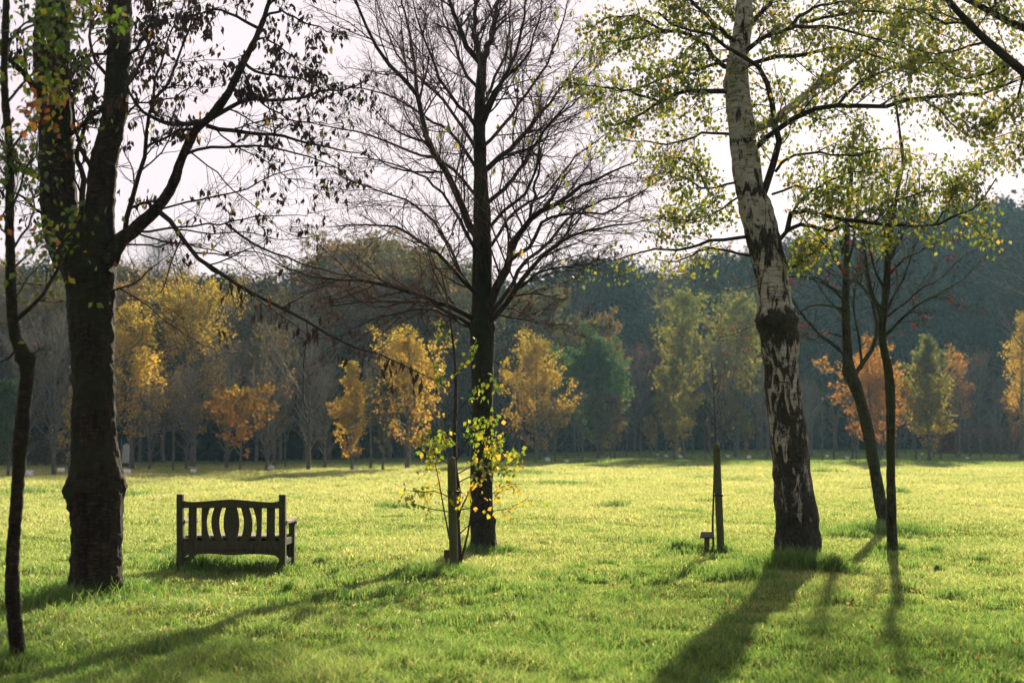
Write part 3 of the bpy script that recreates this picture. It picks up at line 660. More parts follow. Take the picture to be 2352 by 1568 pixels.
# ---- slim tree at the left edge
def left_tree():
    AXES.clear()
    r = rs(31)
    b, Y = tree_base(42, 1522)
    t = thing('cherry_tree', 'slim crooked dark tree at the left edge of the photo, nearest of all the trees', 'tree', b)
    stem([(42, 1532, 40), (40, 1490, 36), (34, 1420, 33), (28, 1330, 32), (33, 1220, 31), (42, 1100, 30), (50, 980, 31), (60, 890, 32), (62, 835, 34), (48, 800, 30), (34, 770, 28), (26, 700, 23), (24, 600, 21), (22, 480, 20), (24, 360, 19), (14, 260, 18), (10, 150, 17), (14, 20, 16), (18, -120, 12)],
         Y, 'trunk', M['bark_cherry'], t, rings=200, sides=32, rough=0.005, seed=22, flare=.25, freq=(14, 14, 20), burls=((822, .05, .012, None, 0), (1300, .03, .008, 2.8, .8)))
    z = lambda pl: [(a / 2, c / 2) for a, c in pl]
    L = [
        ([(80, 1500), (130, 1430), (200, 1350), (260, 1250), (295, 1180), (340, 1060), (400, 980)], 12, 2.5, -.2),
        ([(62, 1620), (10, 1660), (-60, 1600)], 6, 2, .3),
        ([(120, 1660), (160, 1620), (200, 1600)], 5, 1.5, -.1),
        ([(42, 1180), (90, 1090), (140, 1020), (160, 930), (130, 850), (90, 780)], 7, 2, .6),
        ([(40, 1240), (90, 1200), (180, 1130), (240, 1090), (330, 1070)], 5, 1.5, -.5),
        ([(44, 1330), (100, 1300), (200, 1310), (300, 1250)], 4, 1.5, .4),
        ([(46, 1400), (100, 1330), (160, 1240), (230, 1170)], 4, 1.5, -.7),
        ([(42, 960), (90, 880), (110, 780), (170, 700), (180, 560), (240, 430)], 7, 2, -.6),
        ([(44, 700), (100, 620), (180, 560), (240, 480), (300, 400)], 7, 2, .4),
        ([(30, 480), (100, 380), (190, 300), (260, 180), (350, 60)], 7, 2, -.3),
        ([(24, 250), (80, 140), (180, 60), (260, -60)], 7, 2, .4),
        ([(30, 820), (-20, 740), (-80, 700)], 6, 2, -.4), ([(30, 420), (-20, 340), (-60, 200)], 6, 2, .3),
        ([(40, 1100), (-20, 1000), (-60, 900)], 5, 2, .2), ([(44, 1060), (30, 950), (80, 840), (40, 700)], 5, 2, -1),
        ([(24, 180), (120, 120), (260, 80), (420, 90), (520, 60)], 7, 2, -.6),
    ]
    limbs = [traced(z(pl), Y, dY, 11, (w0, w1)) for pl, w0, w1, dY in L]
    g = Geo(); P1, R1 = limbs_to_geo(g, limbs, b, 8, 0.006, r)
    S, D, Ln, r0 = spawn(P1, R1, 8, r, .15, .98, (28, 60), .42, .45, up=.2, rfac=.4, rmax=.008)
    P2, R2 = grow(S, D, Ln, r0, 8, .13, .05, r); g.tubes(P2, R2, 4)
    S, D, Ln, r0 = spawn(P2, R2, 6, r, .12, .98, (28, 60), .42, .45, rfac=.55, rmin=.0016, rmax=.004)
    P3, R3 = grow(S, D, Ln, r0, 6, .15, .02, r); g.tubes(P3, R3, 3)
    g.build('branches', M['twig'], t)
    g = Geo(); E = np.concatenate([P3[:, -1], P3[:, 3], P2[:, -1], P2[:, 4]])
    keep = r.uniform(0, 1, len(E)) < np.clip((E[:, 2] - 2.6) / 3.0, .015, .75)
    E = E[keep]; C = np.repeat(E, 2, 0); C = C + r.normal(0, .045, C.shape)
    cl = vnoise(C * 2.2, 5)
    g.leaves(C, .062, r, hang=.5, width=.68, tint=np.clip(.38 + .45 * cl + r.uniform(-.25, .35, len(C)), 0, 1))
    g.build('leaves', M['mixed_leaf'], t, False)
left_tree()

# ---- birch on the right
def birch():
    AXES.clear()
    r = rs(77)
    b, Y = tree_base(1835, 1302)
    t = thing('birch_tree', 'leaning silver birch with white and black flaking bark, largest trunk on the right', 'tree', b)
    stem([(1835, 1312, 104), (1834, 1280, 100), (1832, 1220, 98), (1826, 1150, 93), (1818, 1080, 86), (1812, 1000, 82), (1802, 920, 82), (1794, 850, 80), (1790, 790, 86), (1784, 740, 86), (1780, 700, 80), (1772, 640, 76), (1764, 590, 76), (1752, 540, 76), (1740, 500, 78), (1726, 450, 68), (1716, 400, 64), (1710, 350, 62), (1702, 290, 60), (1694, 220, 58), (1692, 170, 54), (1700, 110, 46), (1708, 50, 42), (1714, -60, 36), (1716, -200, 28)],
         Y, 'trunk', M['birch'], t, rings=330, sides=72, rough=0.013, seed=41, flare=.24, freq=(11, 11, 6), burls=((735, .12, .025, None, 0), (725, .08, .02, 3.3, .7), (480, .12, .02, .3, .8), (1300, .1, .015, None, 0)))
    z = lambda pl: [(1568 + a / 2, c / 2) for a, c in pl]
    pale = [([(345, 612), (390, 580), (440, 545), (500, 490), (560, 440), (610, 395), (680, 340), (780, 280), (880, 200), (960, 100)], 23, 6, .9)]
    gp = Geo(); lp = [traced(z(pl), Y, dY, 20, (w0, w1)) for pl, w0, w1, dY in pale]
    limbs_to_geo(gp, lp, b, 14, .006, r)
    L = pale + [
        ([(405, 920), (425, 800), (432, 690), (422, 580), (404, 440), (375, 350), (330, 292), (230, 240), (130, 160), (0, 130), (-120, 60)], 18, 5, -.5),
        ([(355, 690), (420, 620), (500, 560), (590, 505), (680, 478), (800, 492), (920, 490), (1040, 455), (1200, 440), (1400, 430), (1480, 390), (1568, 355), (1700, 330)], 15, 4, -.9),
        ([(440, 1125), (470, 1070), (530, 1035), (610, 1040), (690, 1060), (740, 1030), (800, 1050), (880, 1080), (980, 1080)], 12, 2, .7),
        ([(480, 1060), (495, 990), (560, 962), (640, 980), (740, 1005), (860, 1022), (1000, 1035), (1120, 1040), (1200, 1020), (1260, 990), (1300, 965), (1340, 955), (1400, 880), (1440, 820)], 13, 3, -.7),
        ([(200, 412), (120, 412), (30, 422), (-60, 450), (-140, 490), (-260, 560), (-340, 580)], 13, 3, -.8),
        ([(212, 622), (150, 608), (90, 614), (30, 640), (-60, 655), (-200, 650), (-340, 640)], 7, 2, .7),
        ([(285, 1108), (200, 1104), (110, 1110), (0, 1150), (-90, 1140), (-200, 1160), (-330, 1200), (-370, 1210)], 9, 2, -.8),
        ([(312, 1190), (240, 1160), (130, 1142), (60, 1165), (-20, 1200), (-120, 1190)], 7, 2, .7),
        ([(230, 300), (160, 280), (110, 220), (30, 160), (-80, 140), (-220, 180), (-380, 200)], 13, 3, .5),
        ([(250, 200), (200, 160), (100, 60), (0, -20), (-120, -60)], 13, 4, -.7),
        ([(262, 160), (360, 60), (450, -30), (560, -110)], 15, 5, .8),
        ([(240, 270), (330, 200), (430, 150), (560, 120), (720, 130), (860, 170), (1000, 200)], 13, 3, -1.2),
        ([(330, 290), (420, 260), (560, 250), (700, 220), (840, 240), (980, 290), (1120, 350)], 11, 3, .9),
        ([(240, 800), (180, 850), (100, 860), (20, 830), (-60, 800), (-120, 780)], 6, 2, -.7),
        ([(245, 880), (180, 960), (90, 1000), (0, 1010), (-70, 990)], 5, 2, .8),
        ([(450, 900), (520, 860), (600, 870), (700, 900), (820, 860), (950, 820)], 6, 2, 1.2),
        ([(440, 780), (500, 720), (600, 700), (720, 720), (860, 700), (980, 680), (1100, 720)], 7, 2, -1.5),
        ([(700, 480), (760, 420), (860, 360), (1000, 320), (1160, 290), (1300, 330), (1440, 300)], 8, 2, -.4),
        ([(1040, 455), (1120, 520), (1200, 580), (1300, 640), (1420, 640), (1540, 600)], 5, 2, -.3),
        ([(480, 1230), (520, 1220), (560, 1180), (620, 1150)], 8, 3, -.4),
        ([(250, 240), (120, 300), (0, 330), (-140, 380), (-280, 420), (-420, 380)], 9, 2, 1.2),
        ([(262, 120), (150, 0), (60, -120)], 10, 4, 1.0),
        ([(460, 150), (600, 60), (760, 10), (900, -40)], 9, 3, .2),
        ([(560, 120), (760, 60), (940, 60), (1100, 110), (1250, 190)], 8, 2, -.5),
        ([(960, 100), (1080, 60), (1220, 90), (1380, 180), (1500, 240)], 7, 2, .4),
        ([(-60, 140), (-200, 60), (-340, 80), (-450, 160)], 7, 2, -.3),
        ([(490, 990), (560, 900), (640, 850), (760, 800), (900, 790), (1020, 830)], 7, 2, .4),
        ([(860, 1022), (960, 940), (1060, 900), (1180, 870), (1300, 880)], 6, 2, -.4),
        ([(-140, 490), (-260, 440), (-400, 400), (-520, 380)], 7, 2, .2),
        ([(90, 860), (40, 760), (-60, 720), (-90, 700)], 5, 2, .3),
        ([(1120, 1040), (1200, 940), (1240, 860), (1340, 760), (1420, 740)], 5, 2, .5),
    ]
    limbs = [traced(z(pl), Y, dY, 14, (w0, w1)) for pl, w0, w1, dY in L]
    g = Geo(); P1, R1 = limbs_to_geo(g, limbs[1:], b, 8, .010, r)
    P1 = np.concatenate([P1, np.stack([l[0] for l in limbs[:1]]) - b]); R1 = np.concatenate([R1, np.stack([l[1] for l in limbs[:1]])])
    S, D, Ln, r0 = spawn(P1, R1, 16, r, .12, .98, (30, 65), .28, .4, up=.05, rfac=.35, rmax=.010)
    P2, R2 = grow(S, D, Ln, r0, 8, .16, -.02, r); g.tubes(P2, R2, 4)
    S, D, Ln, r0 = spawn(P2, R2, 7, r, .1, .98, (28, 60), .5, .45, rfac=.55, rmin=.0018, rmax=.004)
    P3, R3 = grow(S, D, Ln, r0, 7, .13, -.10, r); g.tubes(P3, R3, 3)
    gp.build('limb', M['birch'], t); g.build('branches', M['twig'], t)
    g = Geo(); E = P3[:, 1:].reshape(-1, 3)
    tl = np.repeat(np.linalg.norm(P3[:, -1] - P3[:, 0], axis=1), P3.shape[1] - 1); W = E + b
    px = CX + F * W[:, 0] / W[:, 1]; py = HOR - F * (W[:, 2] - CAM_H) / W[:, 1]      # rough photo position, for how full each part of the crown is
    cl = vnoise(E * 1.3, 3) * .6 + vnoise(E * 3.1, 4) * .5
    full = (.62 + .5 * cl) * np.clip(tl / .40, .15, 1.4)
    full = np.where((W[:, 2] < 4.35) & (W[:, 0] < 3.6), full * .35, full)
    full = np.where((W[:, 2] < 4.0) & (W[:, 0] > 3.6), full * .45, full)
    keep = r.uniform(0, 1, len(E)) < np.clip(full, .03, 1)
    E = E[keep]; C = np.repeat(E, 5, 0); C = C + r.normal(0, .07, C.shape); print('birch leaves', len(C))
    g.leaves(C, .056, r, hang=.9, width=.85, tint=np.clip(r.normal(.41, .22, len(C)) + .12 * vnoise(C * 2, 8), 0, 1))
    g.build('crown', M['birch_leaf'], t, False)
birch()

# ---- tree out of frame on the right whose boughs reach in
def right_tree():
    AXES.clear()
    r = rs(52)
    Y = 13.2; b = np.array([6.3, Y, float(gz(6.3, Y))])
    t = thing('birch_tree', 'dark leafy boughs sloping in from the upper right corner', 'tree', b)
    g = Geo(); pts = resample([[*(b + [0, 0, -.1]), .17], [*(b + [.05, 0, 2]), .14], [*(b + [0, .1, 4]), .12], [*(b + [-.15, .1, 6]), .09], [*(b + [-.2, .1, 8.5]), .05]], 30)
    g.tubes((pts[:, :3] - b)[None], pts[:, 3][None], 16); g.build('trunk', M['bark_mid'], t)
    z = lambda pl: [(1568 + a / 2, c / 2) for a, c in pl]
    L = [
        ([(2400, 640), (2100, 560), (1800, 440), (1640, 380), (1500, 285), (1400, 190), (1320, 110), (1240, 30), (1170, -60), (1080, -160)], 34, 12, -.5),
        ([(2400, 460), (2000, 330), (1750, 220), (1568, 130), (1440, 70), (1320, 5), (1200, -60)], 30, 12, .4),
        ([(1640, 380), (1500, 300), (1420, 330), (1330, 360), (1240, 340), (1140, 250)], 8, 2, .3),
        ([(1400, 190), (1300, 220), (1180, 250), (1080, 230), (980, 160)], 7, 2, -.4),
        ([(1560, 340), (1540, 440), (1470, 520), (1380, 580), (1300, 560)], 7, 2, .1),
        ([(1700, 400), (1640, 520), (1560, 640), (1520, 700)], 7, 2, -.3),
        ([(1440, 70), (1420, -40), (1360, -120)], 8, 3, .4), ([(1320, 110), (1200, 100), (1080, 50), (960, 40)], 7, 2, .3),
    ]
    limbs = [traced(z(pl), Y, dY, 12, (w0, w1)) for pl, w0, w1, dY in L]
    g = Geo(); P1, R1 = limbs_to_geo(g, limbs, b, 9, .008, r)
    S, D, Ln, r0 = spawn(P1, R1, 11, r, .12, .98, (30, 65), .30, .4, rfac=.3, rmax=.008)
    P2, R2 = grow(S, D, Ln, r0, 8, .16, -.01, r); g.tubes(P2, R2, 4)
    S, D, Ln, r0 = spawn(P2, R2, 6, r, .1, .98, (28, 60), .5, .45, rfac=.55, rmin=.0016, rmax=.004)
    P3, R3 = grow(S, D, Ln, r0, 6, .14, -.06, r); g.tubes(P3, R3, 3)
    g.build('branches', M['twig'], t)
    g = Geo(); E = P3[:, 2:].reshape(-1, 3); E = E[r.uniform(0, 1, len(E)) < .42 + .4 * vnoise(E * 1.5, 9)]
    C = np.repeat(E, 4, 0) + r.normal(0, .06, (len(E) * 4, 3)); g.leaves(C, .050, r, hang=.8, width=.75, tint=np.clip(r.normal(.38, .25, len(C)), 0, 1))
    g.build('crown', M['birch_leaf'], t, False)
right_tree()

# ---- the two slim rowans on the right
def berries(P3, b, t, r, n, zmax=5.5):
    k = np.where((P3[:, -1, 2] < zmax) & (P3[:, -1, 2] > 2.2))[0]
    k = r.choice(k, min(n, len(k)), replace=False)
    base = []
    for a in (0, 1):
        for c in range(6): pass
    for i in k:
        g = Geo(); p = P3[i, -1]
        m = int(r.integers(3, 7)); C = r.normal(0, .026, (m, 3)) - np.array([0, 0, .03]); C[0] = 0
        P = [C[0]]; Rr = [.0015]
        for c in C[1:]:                                   # berries strung on one branching stalk
            for u in (.35, .6): P.append(P[-1] * (1 - u) + c * u); Rr.append(.0015)
            for a in np.linspace(0, np.pi, 5): P.append(c + np.array([0, .002 * np.sin(a), .0125 * np.cos(a)])); Rr.append(max(.0135 * np.sin(a), .0015))
        g.tubes(np.array(P)[None], np.array(Rr)[None], 6)
        o = g.build('berry_cluster', M['berry'], t); o.location = [float(v) for v in p]
def slim_trees():
    r = rs(61)
    z6 = lambda pl: [(1470 + a / 2.667, 612 + c / 2.667) for a, c in pl]
    z3 = lambda pl: [(1568 + a / 2, c / 2) for a, c in pl]
    def crown(limbs, Y, t, b, nb, k1=8, k2=6, twig='twig', seedr=.3):
        g = Geo(); P1, R1 = limbs_to_geo(g, limbs, b, 7, .010, r)
        S, D, Ln, r0 = spawn(P1, R1, k1 + 2, r, .12, .98, (25, 55), .36, .45, up=.3, rfac=.4, rmax=.010)
        P2, R2 = grow(S, D, Ln, r0, 8, .13, .05, r); g.tubes(P2, R2, 4)
        S, D, Ln, r0 = spawn(P2, R2, k2, r, .12, .98, (25, 62), .55, .45, rfac=.65, rmin=.0034, rmax=.006)
        P3, R3 = grow(S, D, Ln, r0, 6, .15, .02, r)
        g.build('branches', M['bark_green'], t); g = Geo(); g.tubes(P3, R3, 3); g.build('crown', M['grey_bark'], t)
        berries(P3, b, t, r, nb); return P3
    AXES.clear()
    b, Y = tree_base(2032, 1218)
    t = thing('rowan_tree', 'slim leaning forked tree with red berries, its foot in a rough grass tuft', 'tree', b)
    stem([(2033, 1228, 30), (2028, 1190, 27), (2018, 1130, 27), (2004, 1050, 27), (1992, 985, 26), (1976, 920, 27), (1962, 880, 30), (1951, 855, 32), (1947, 820, 22), (1944, 760, 20), (1942, 690, 18), (1944, 600, 15), (1946, 500, 11), (1956, 400, 8), (1960, 300, 5)],
         Y, 'trunk', M['bark_green'], t, rings=180, sides=28, rough=.006, seed=71, flare=.25, freq=(12, 12, 9))
    L = [(z6([(1330, 660), (1365, 600), (1410, 545), (1435, 470), (1445, 380), (1425, 250), (1400, 120), (1380, -60), (1370, -300)]), 12, 3, .3),
         (z6([(1258, 545), (1200, 490), (1130, 440), (1080, 400), (1030, 330), (985, 285), (940, 210), (890, 150), (830, 60), (760, 0)]), 9, 2, -.6),
         (z6([(1340, 620), (1355, 520), (1330, 400), (1310, 250), (1330, 60), (1380, -120)]), 7, 2, .5),
         (z6([(1245, 200), (1170, 130), (1080, 70), (1000, 60), (930, 30), (860, 60)]), 6, 1.5, -.7),
         (z6([(1255, 250), (1180, 240), (1060, 230), (980, 280), (880, 330), (760, 340), (620, 400), (480, 440)]), 5, 1.2, -1.0),
         (z6([(1240, 410), (1150, 400), (1080, 440), (1000, 430), (860, 410), (740, 410)]), 4, 1.2, -.8),
         (z6([(1265, 120), (1330, 60), (1420, 0), (1520, -110)]), 7, 2, .8),
         (z6([(1240, 60), (1190, -60), (1110, -150), (1040, -220), (980, -330), (930, -480)]), 8, 2, .5),
         (z6([(1262, 0), (1300, -120), (1330, -300), (1350, -500), (1370, -800)]), 7, 2, -.5),
         (z6([(1262, -60), (1200, -250), (1150, -450), (1120, -700)]), 7, 2, .3),
         (z6([(1250, 160), (1130, 100), (900, 60), (700, 120), (560, 150), (400, 110)]), 5, 1.2, -1.4),
         (z6([(1250, 300), (1130, 170), (1000, -20), (900, -60), (740, -30)]), 5, 1.2, 1.4)]
    crown([traced(p, Y, dY, 12, (w0, w1)) for p, w0, w1, dY in L], Y, t, b, 46, 10, 7, 'green')
    AXES.clear()
    b, Y = tree_base(2049, 1268)
    t = thing('rowan_tree', 'slim upright tree with red berries and many thin forks, second stem right of the birch', 'tree', b)
    stem([(2050, 1276, 27), (2049, 1240, 24), (2047, 1160, 22), (2046, 1060, 20), (2046, 960, 20), (2044, 900, 22), (2040, 850, 21), (2030, 800, 18), (2026, 760, 20), (2028, 730, 19), (2034, 680, 16), (2038, 620, 15), (2042, 560, 13), (2050, 500, 11), (2064, 430, 9), (2074, 370, 8), (2066, 300, 7), (2052, 200, 5)],
         Y, 'trunk', M['bark_green'], t, rings=180, sides=26, rough=.005, seed=72, flare=.25, freq=(12, 12, 9))
    L = [(z6([(1480, 350), (1440, 230), (1410, 120), (1390, 0), (1370, -160), (1330, -400)]), 9, 2, .4),
         (z6([(1480, 300), (1500, 180), (1520, 50), (1560, -100), (1600, -300), (1640, -600)]), 8, 2, -.5),
         (z6([(1515, 310), (1540, 220), (1580, 130), (1640, 20), (1680, -120), (1760, -300)]), 7, 2, .6),
         (z6([(1505, 420), (1570, 350), (1640, 280), (1720, 215), (1820, 175), (1920, 120), (2000, 60), (2060, -40)]), 8, 1.5, -.8),
         (z6([(1530, 300), (1650, 200), (1760, 110), (1860, 60), (1960, -40), (2080, -120)]), 6, 1.5, .8),
         (z6([(1740, 210), (1840, 205), (1920, 235), (2010, 260), (2100, 280)]), 3, 1, -.4),
         (z6([(1570, 350), (1650, 270), (1720, 320), (1780, 400)]), 3, 1, -.3),
         (z6([(1480, 260), (1400, 160), (1330, 100), (1200, 60), (1100, 0)]), 6, 1.5, -.9),
         (z6([(1500, 150), (1440, 20), (1400, -200), (1420, -500)]), 7, 2, .2),
         (z6([(1530, 60), (1640, -60), (1800, -140), (1960, -200)]), 6, 1.5, -1.2),
         (z6([(1520, 20), (1500, -200), (1520, -420), (1500, -700)]), 7, 2, .8),
         (z6([(1540, -60), (1640, -250), (1700, -420), (1720, -640)]), 6, 1.5, -.3)]
    crown([traced(p, Y, dY, 12, (w0, w1)) for p, w0, w1, dY in L], Y, t, b, 44, 9, 7, 'green')
slim_trees()

# ------------------------------------------------------------------ solids
def obj_bm(name, bm, mat, parent=None, bevel=0.0, smooth=False):
    me = bpy.data.meshes.new(name); bm.normal_update(); bm.to_mesh(me); bm.free()
    o = bpy.data.objects.new(name, me); col.objects.link(o); me.materials.append(mat)
    if parent: o.parent = parent
    if bevel:
        m = o.modifiers.new('bevel', 'BEVEL'); m.width = bevel; m.segments = 2; m.limit_method = 'ANGLE'
    return o
def box(bm, x0, x1, y0, y1, z0, z1):
    v = [bm.verts.new(p) for p in ((x0, y0, z0), (x1, y0, z0), (x1, y1, z0), (x0, y1, z0), (x0, y0, z1), (x1, y0, z1), (x1, y1, z1), (x0, y1, z1))]
    for f in ((3, 2, 1, 0), (4, 5, 6, 7), (0, 1, 5, 4), (1, 2, 6, 5), (2, 3, 7, 6), (3, 0, 4, 7)): bm.faces.new([v[i] for i in f])
def prism(bm, poly, y0, y1, axis='y'):
    """Outline (a,b) extruded. axis y: a=x,b=z. axis x: a=y,b=z."""
    f = (lambda a, b, c: (a, c, b)) if axis == 'y' else (lambda a, b, c: (c, a, b))
    A = [bm.verts.new(f(a, b, y0)) for a, b in poly]; B = [bm.verts.new(f(a, b, y1)) for a, b in poly]
    n = len(poly); bm.faces.new(A); bm.faces.new(B[::-1])
    for i in range(n): bm.faces.new([A[i], B[i], B[(i + 1) % n], A[(i + 1) % n]])
    bmesh.ops.recalc_face_normals(bm, faces=bm.faces[:])
def ribbon(lo, hi):
    """Closed outline between two curves given as point lists (same order)."""
    return list(lo) + list(hi)[::-1]

def bench():
    xl, yl = ground_at(415, 1300); xr, yr = ground_at(654, 1306)
    cx, cy = (xl + xr) / 2 + .085, 17.45
    t = thing('park_bench', 'weathered wooden bench seen from behind, backrest with curved slats around an oval', 'bench', (cx, cy, float(gz(cx, cy)) - .02), R(-5.0)); t.scale = (1, 1, 1.055)
    U = 0.00268                                             # metres per unit of the enlarged crop
    X = lambda u: (u - 1069.5) * U
    Z = lambda v: (578 - v) * U
    # local: x along the bench, y=0 at the back face, +y towards the seat front
    W = X(1322)
    for s in (-1, 1):
        bm = bmesh.new(); x1 = s * W; x0 = s * (W - .078)
        a, c = min(x0, x1), max(x0, x1)
        prism(bm, [(.0, -.03), (.075, -.03), (.075, .42), (.055, .62), (.035, Z(234)), (-.032, Z(234)), (-.02, .62), (0, .42)], a, c, 'x')
        obj_bm('leg', bm, M['bench'], t, .006)
        bm = bmesh.new(); box(bm, a + .004, c - .004, .47, .535, -.03, .585); obj_bm('leg', bm, M['bench'], t, .006)
        # arm: flat on top, rolled front with a small dip
        bm = bmesh.new(); prism(bm, [(.045, .585), (.045, .625), (.18, .618), (.34, .618), (.46, .632), (.555, .632), (.585, .612), (.585, .575), (.56, .555), (.53, .575), (.48, .588), (.3, .582), (.15, .582)], a - .012, c + .012, 'x')
        obj_bm('armrest', bm, M['bench_top'], t, .007)
        bm = bmesh.new(); box(bm, a + .018, c - .018, .075, .47, .335, .415); obj_bm('side_rail', bm, M['bench'], t, .004)
        bm = bmesh.new(); box(bm, a + .02, c - .02, .075, .47, .13, .175); obj_bm('stretcher', bm, M['bench'], t, .004)
    iw = W - .078
    # crest rail: rises to a soft point in the middle, dips either side
    n = 25; xs = np.linspace(-iw, iw, n)
    def top(x): u = abs(x) / iw; return Z(257) - .034 * math.sin(min(u, 1) * math.pi * .5) ** 1.4 + .016 * max(0, (u - .8) / .2) ** 2
    def bot(x): u = abs(x) / iw; return Z(291) - .006 * u
    bm = bmesh.new(); prism(bm, ribbon([(x, bot(x)) for x in xs], [(x, top(x) + .006) for x in xs]), -.018, .028); obj_bm('top_rail', bm, M['bench'], t, .005)
    zb, zt = Z(438), Z(288)
    bm = bmesh.new(); box(bm, -iw, iw, .008, .055, Z(474), Z(434)); obj_bm('back_rail', bm, M['bench'], t, .004)
    # slats: left and right edges as (top, mid, bottom) crop units
    S = [((870, 870, 870), (908, 908, 910)), ((931, 931, 933), (972, 956, 980)), ((992, 977, 1003), (1027, 1014, 1036)), ((1046, 1034, 1054), (1094, 1107, 1092)),
         ((1112, 1128, 1108), (1150, 1168, 1152)), ((1168, 1188, 1176), (1211, 1211, 1209)), ((1234, 1234, 1234), (1272, 1272, 1272))]
    for i, (l, r_) in enumerate(S):
        def edge(e):
            out = []
            for k in range(13):
                u = k / 12; q = e[0] * (1 - u) * (1 - 2 * u) + 4 * e[1] * u * (1 - u) + e[2] * u * (2 * u - 1)
                out.append((X(q), zt + (zb - zt) * u))
            return out
        bm = bmesh.new(); prism(bm, ribbon(edge(l), edge(r_)), .010 - .001 * (i % 2), .030 - .001 * (i % 2)); obj_bm('slat', bm, M['bench'], t, .003)
    # seat boards and the shaped front apron
    bm = bmesh.new()
    for k in range(6): y0 = .085 + k * .082; box(bm, -iw - .0, iw + .0, y0, y0 + .070, .418, .442)
    obj_bm('seat', bm, M['bench_top'], t, .004)
    def ap(x): u = abs(x) / iw; return Z(503) + .014 * math.sin(u * math.pi) ** 2 * (1 if u < .5 else 1) + (.012 * (u < .92)) - (.03 * max(0, (u - .9) / .1) ** 1.5)
    bm = bmesh.new(); prism(bm, ribbon([(x, ap(x)) for x in xs], [(x, .416) for x in xs]), .475, .505); obj_bm('apron', bm, M['bench'], t, .003)
    bm = bmesh.new(); prism(bm, ribbon([(x, ap(x) + .012) for x in xs], [(x, Z(475)) for x in xs]), .012, .045); obj_bm('apron', bm, M['bench'], t, .003)
    bm = bmesh.new(); box(bm, -.03, .03, .046, .474, .34, .412); obj_bm('seat_bearer', bm, M['bench'], t, .003)
bench()

def post(px, py_top, py_base, wpx, lean_px, label, group):
    x, y = ground_at(px, py_base); top = at(px + lean_px, py_top, y)
    t = thing('tree_stake', label, 'stake', (x, y, float(gz(x, y))), 0, group)
    g = Geo(); n = 26
    s = np.linspace(-.12, 1, n)[:, None]; P = np.array([0, 0, 0.]) + (top - np.array([x, y, 0])) * s
    rad = np.full(n, wpx * .5 / F * y); rad[-1] *= .88
    P = np.concatenate([P, P[-1:] + [[0, 0, .012]]]); rad = np.r_[rad, rad[-1] * .6]; P = np.concatenate([P, P[-1:] + [[0, 0, .002]]]); rad = np.r_[rad, .0005]
    P += 0; g.tubes(P[None], rad[None], 20)
    V = g.V[0]; V += (fbm(V * np.array([20, 20, 3]), 3, 2) * .0022)[:, None] * np.array([1, 1, 0])
    g.build('post', M['stake'], t); return t, np.array([x, y, 0]), top
def tie(t, c, r_stake, off, r_stem):
    """Black belt round the stake with a loop over to the stem."""
    g = Geo(); k = 24; a = np.linspace(0, 2 * np.pi, k + 1)
    P = np.stack([np.cos(a) * (r_stake + .004), np.sin(a) * (r_stake + .004), np.zeros(k + 1)], -1) + c
    for dz in (-.012, 0, .012): g.tubes((P + [0, 0, dz])[None], np.full((1, k + 1), .007), 6)
    q = np.array([c + [np.sign(off) * r_stake, 0, 0], c + [off * .6, .0, 0], c + [off, -.02, .005]])
    g.tubes(q[None], np.full((1, 3), .014), 8)
    d = np.stack([np.cos(a) * (r_stem + .006), np.sin(a) * (r_stem + .006), np.zeros(k + 1)], -1) + c + [off, 0, 0]
    g.tubes(d[None], np.full((1, k + 1), .008), 6); g.build('tie', M['rubber'], t)
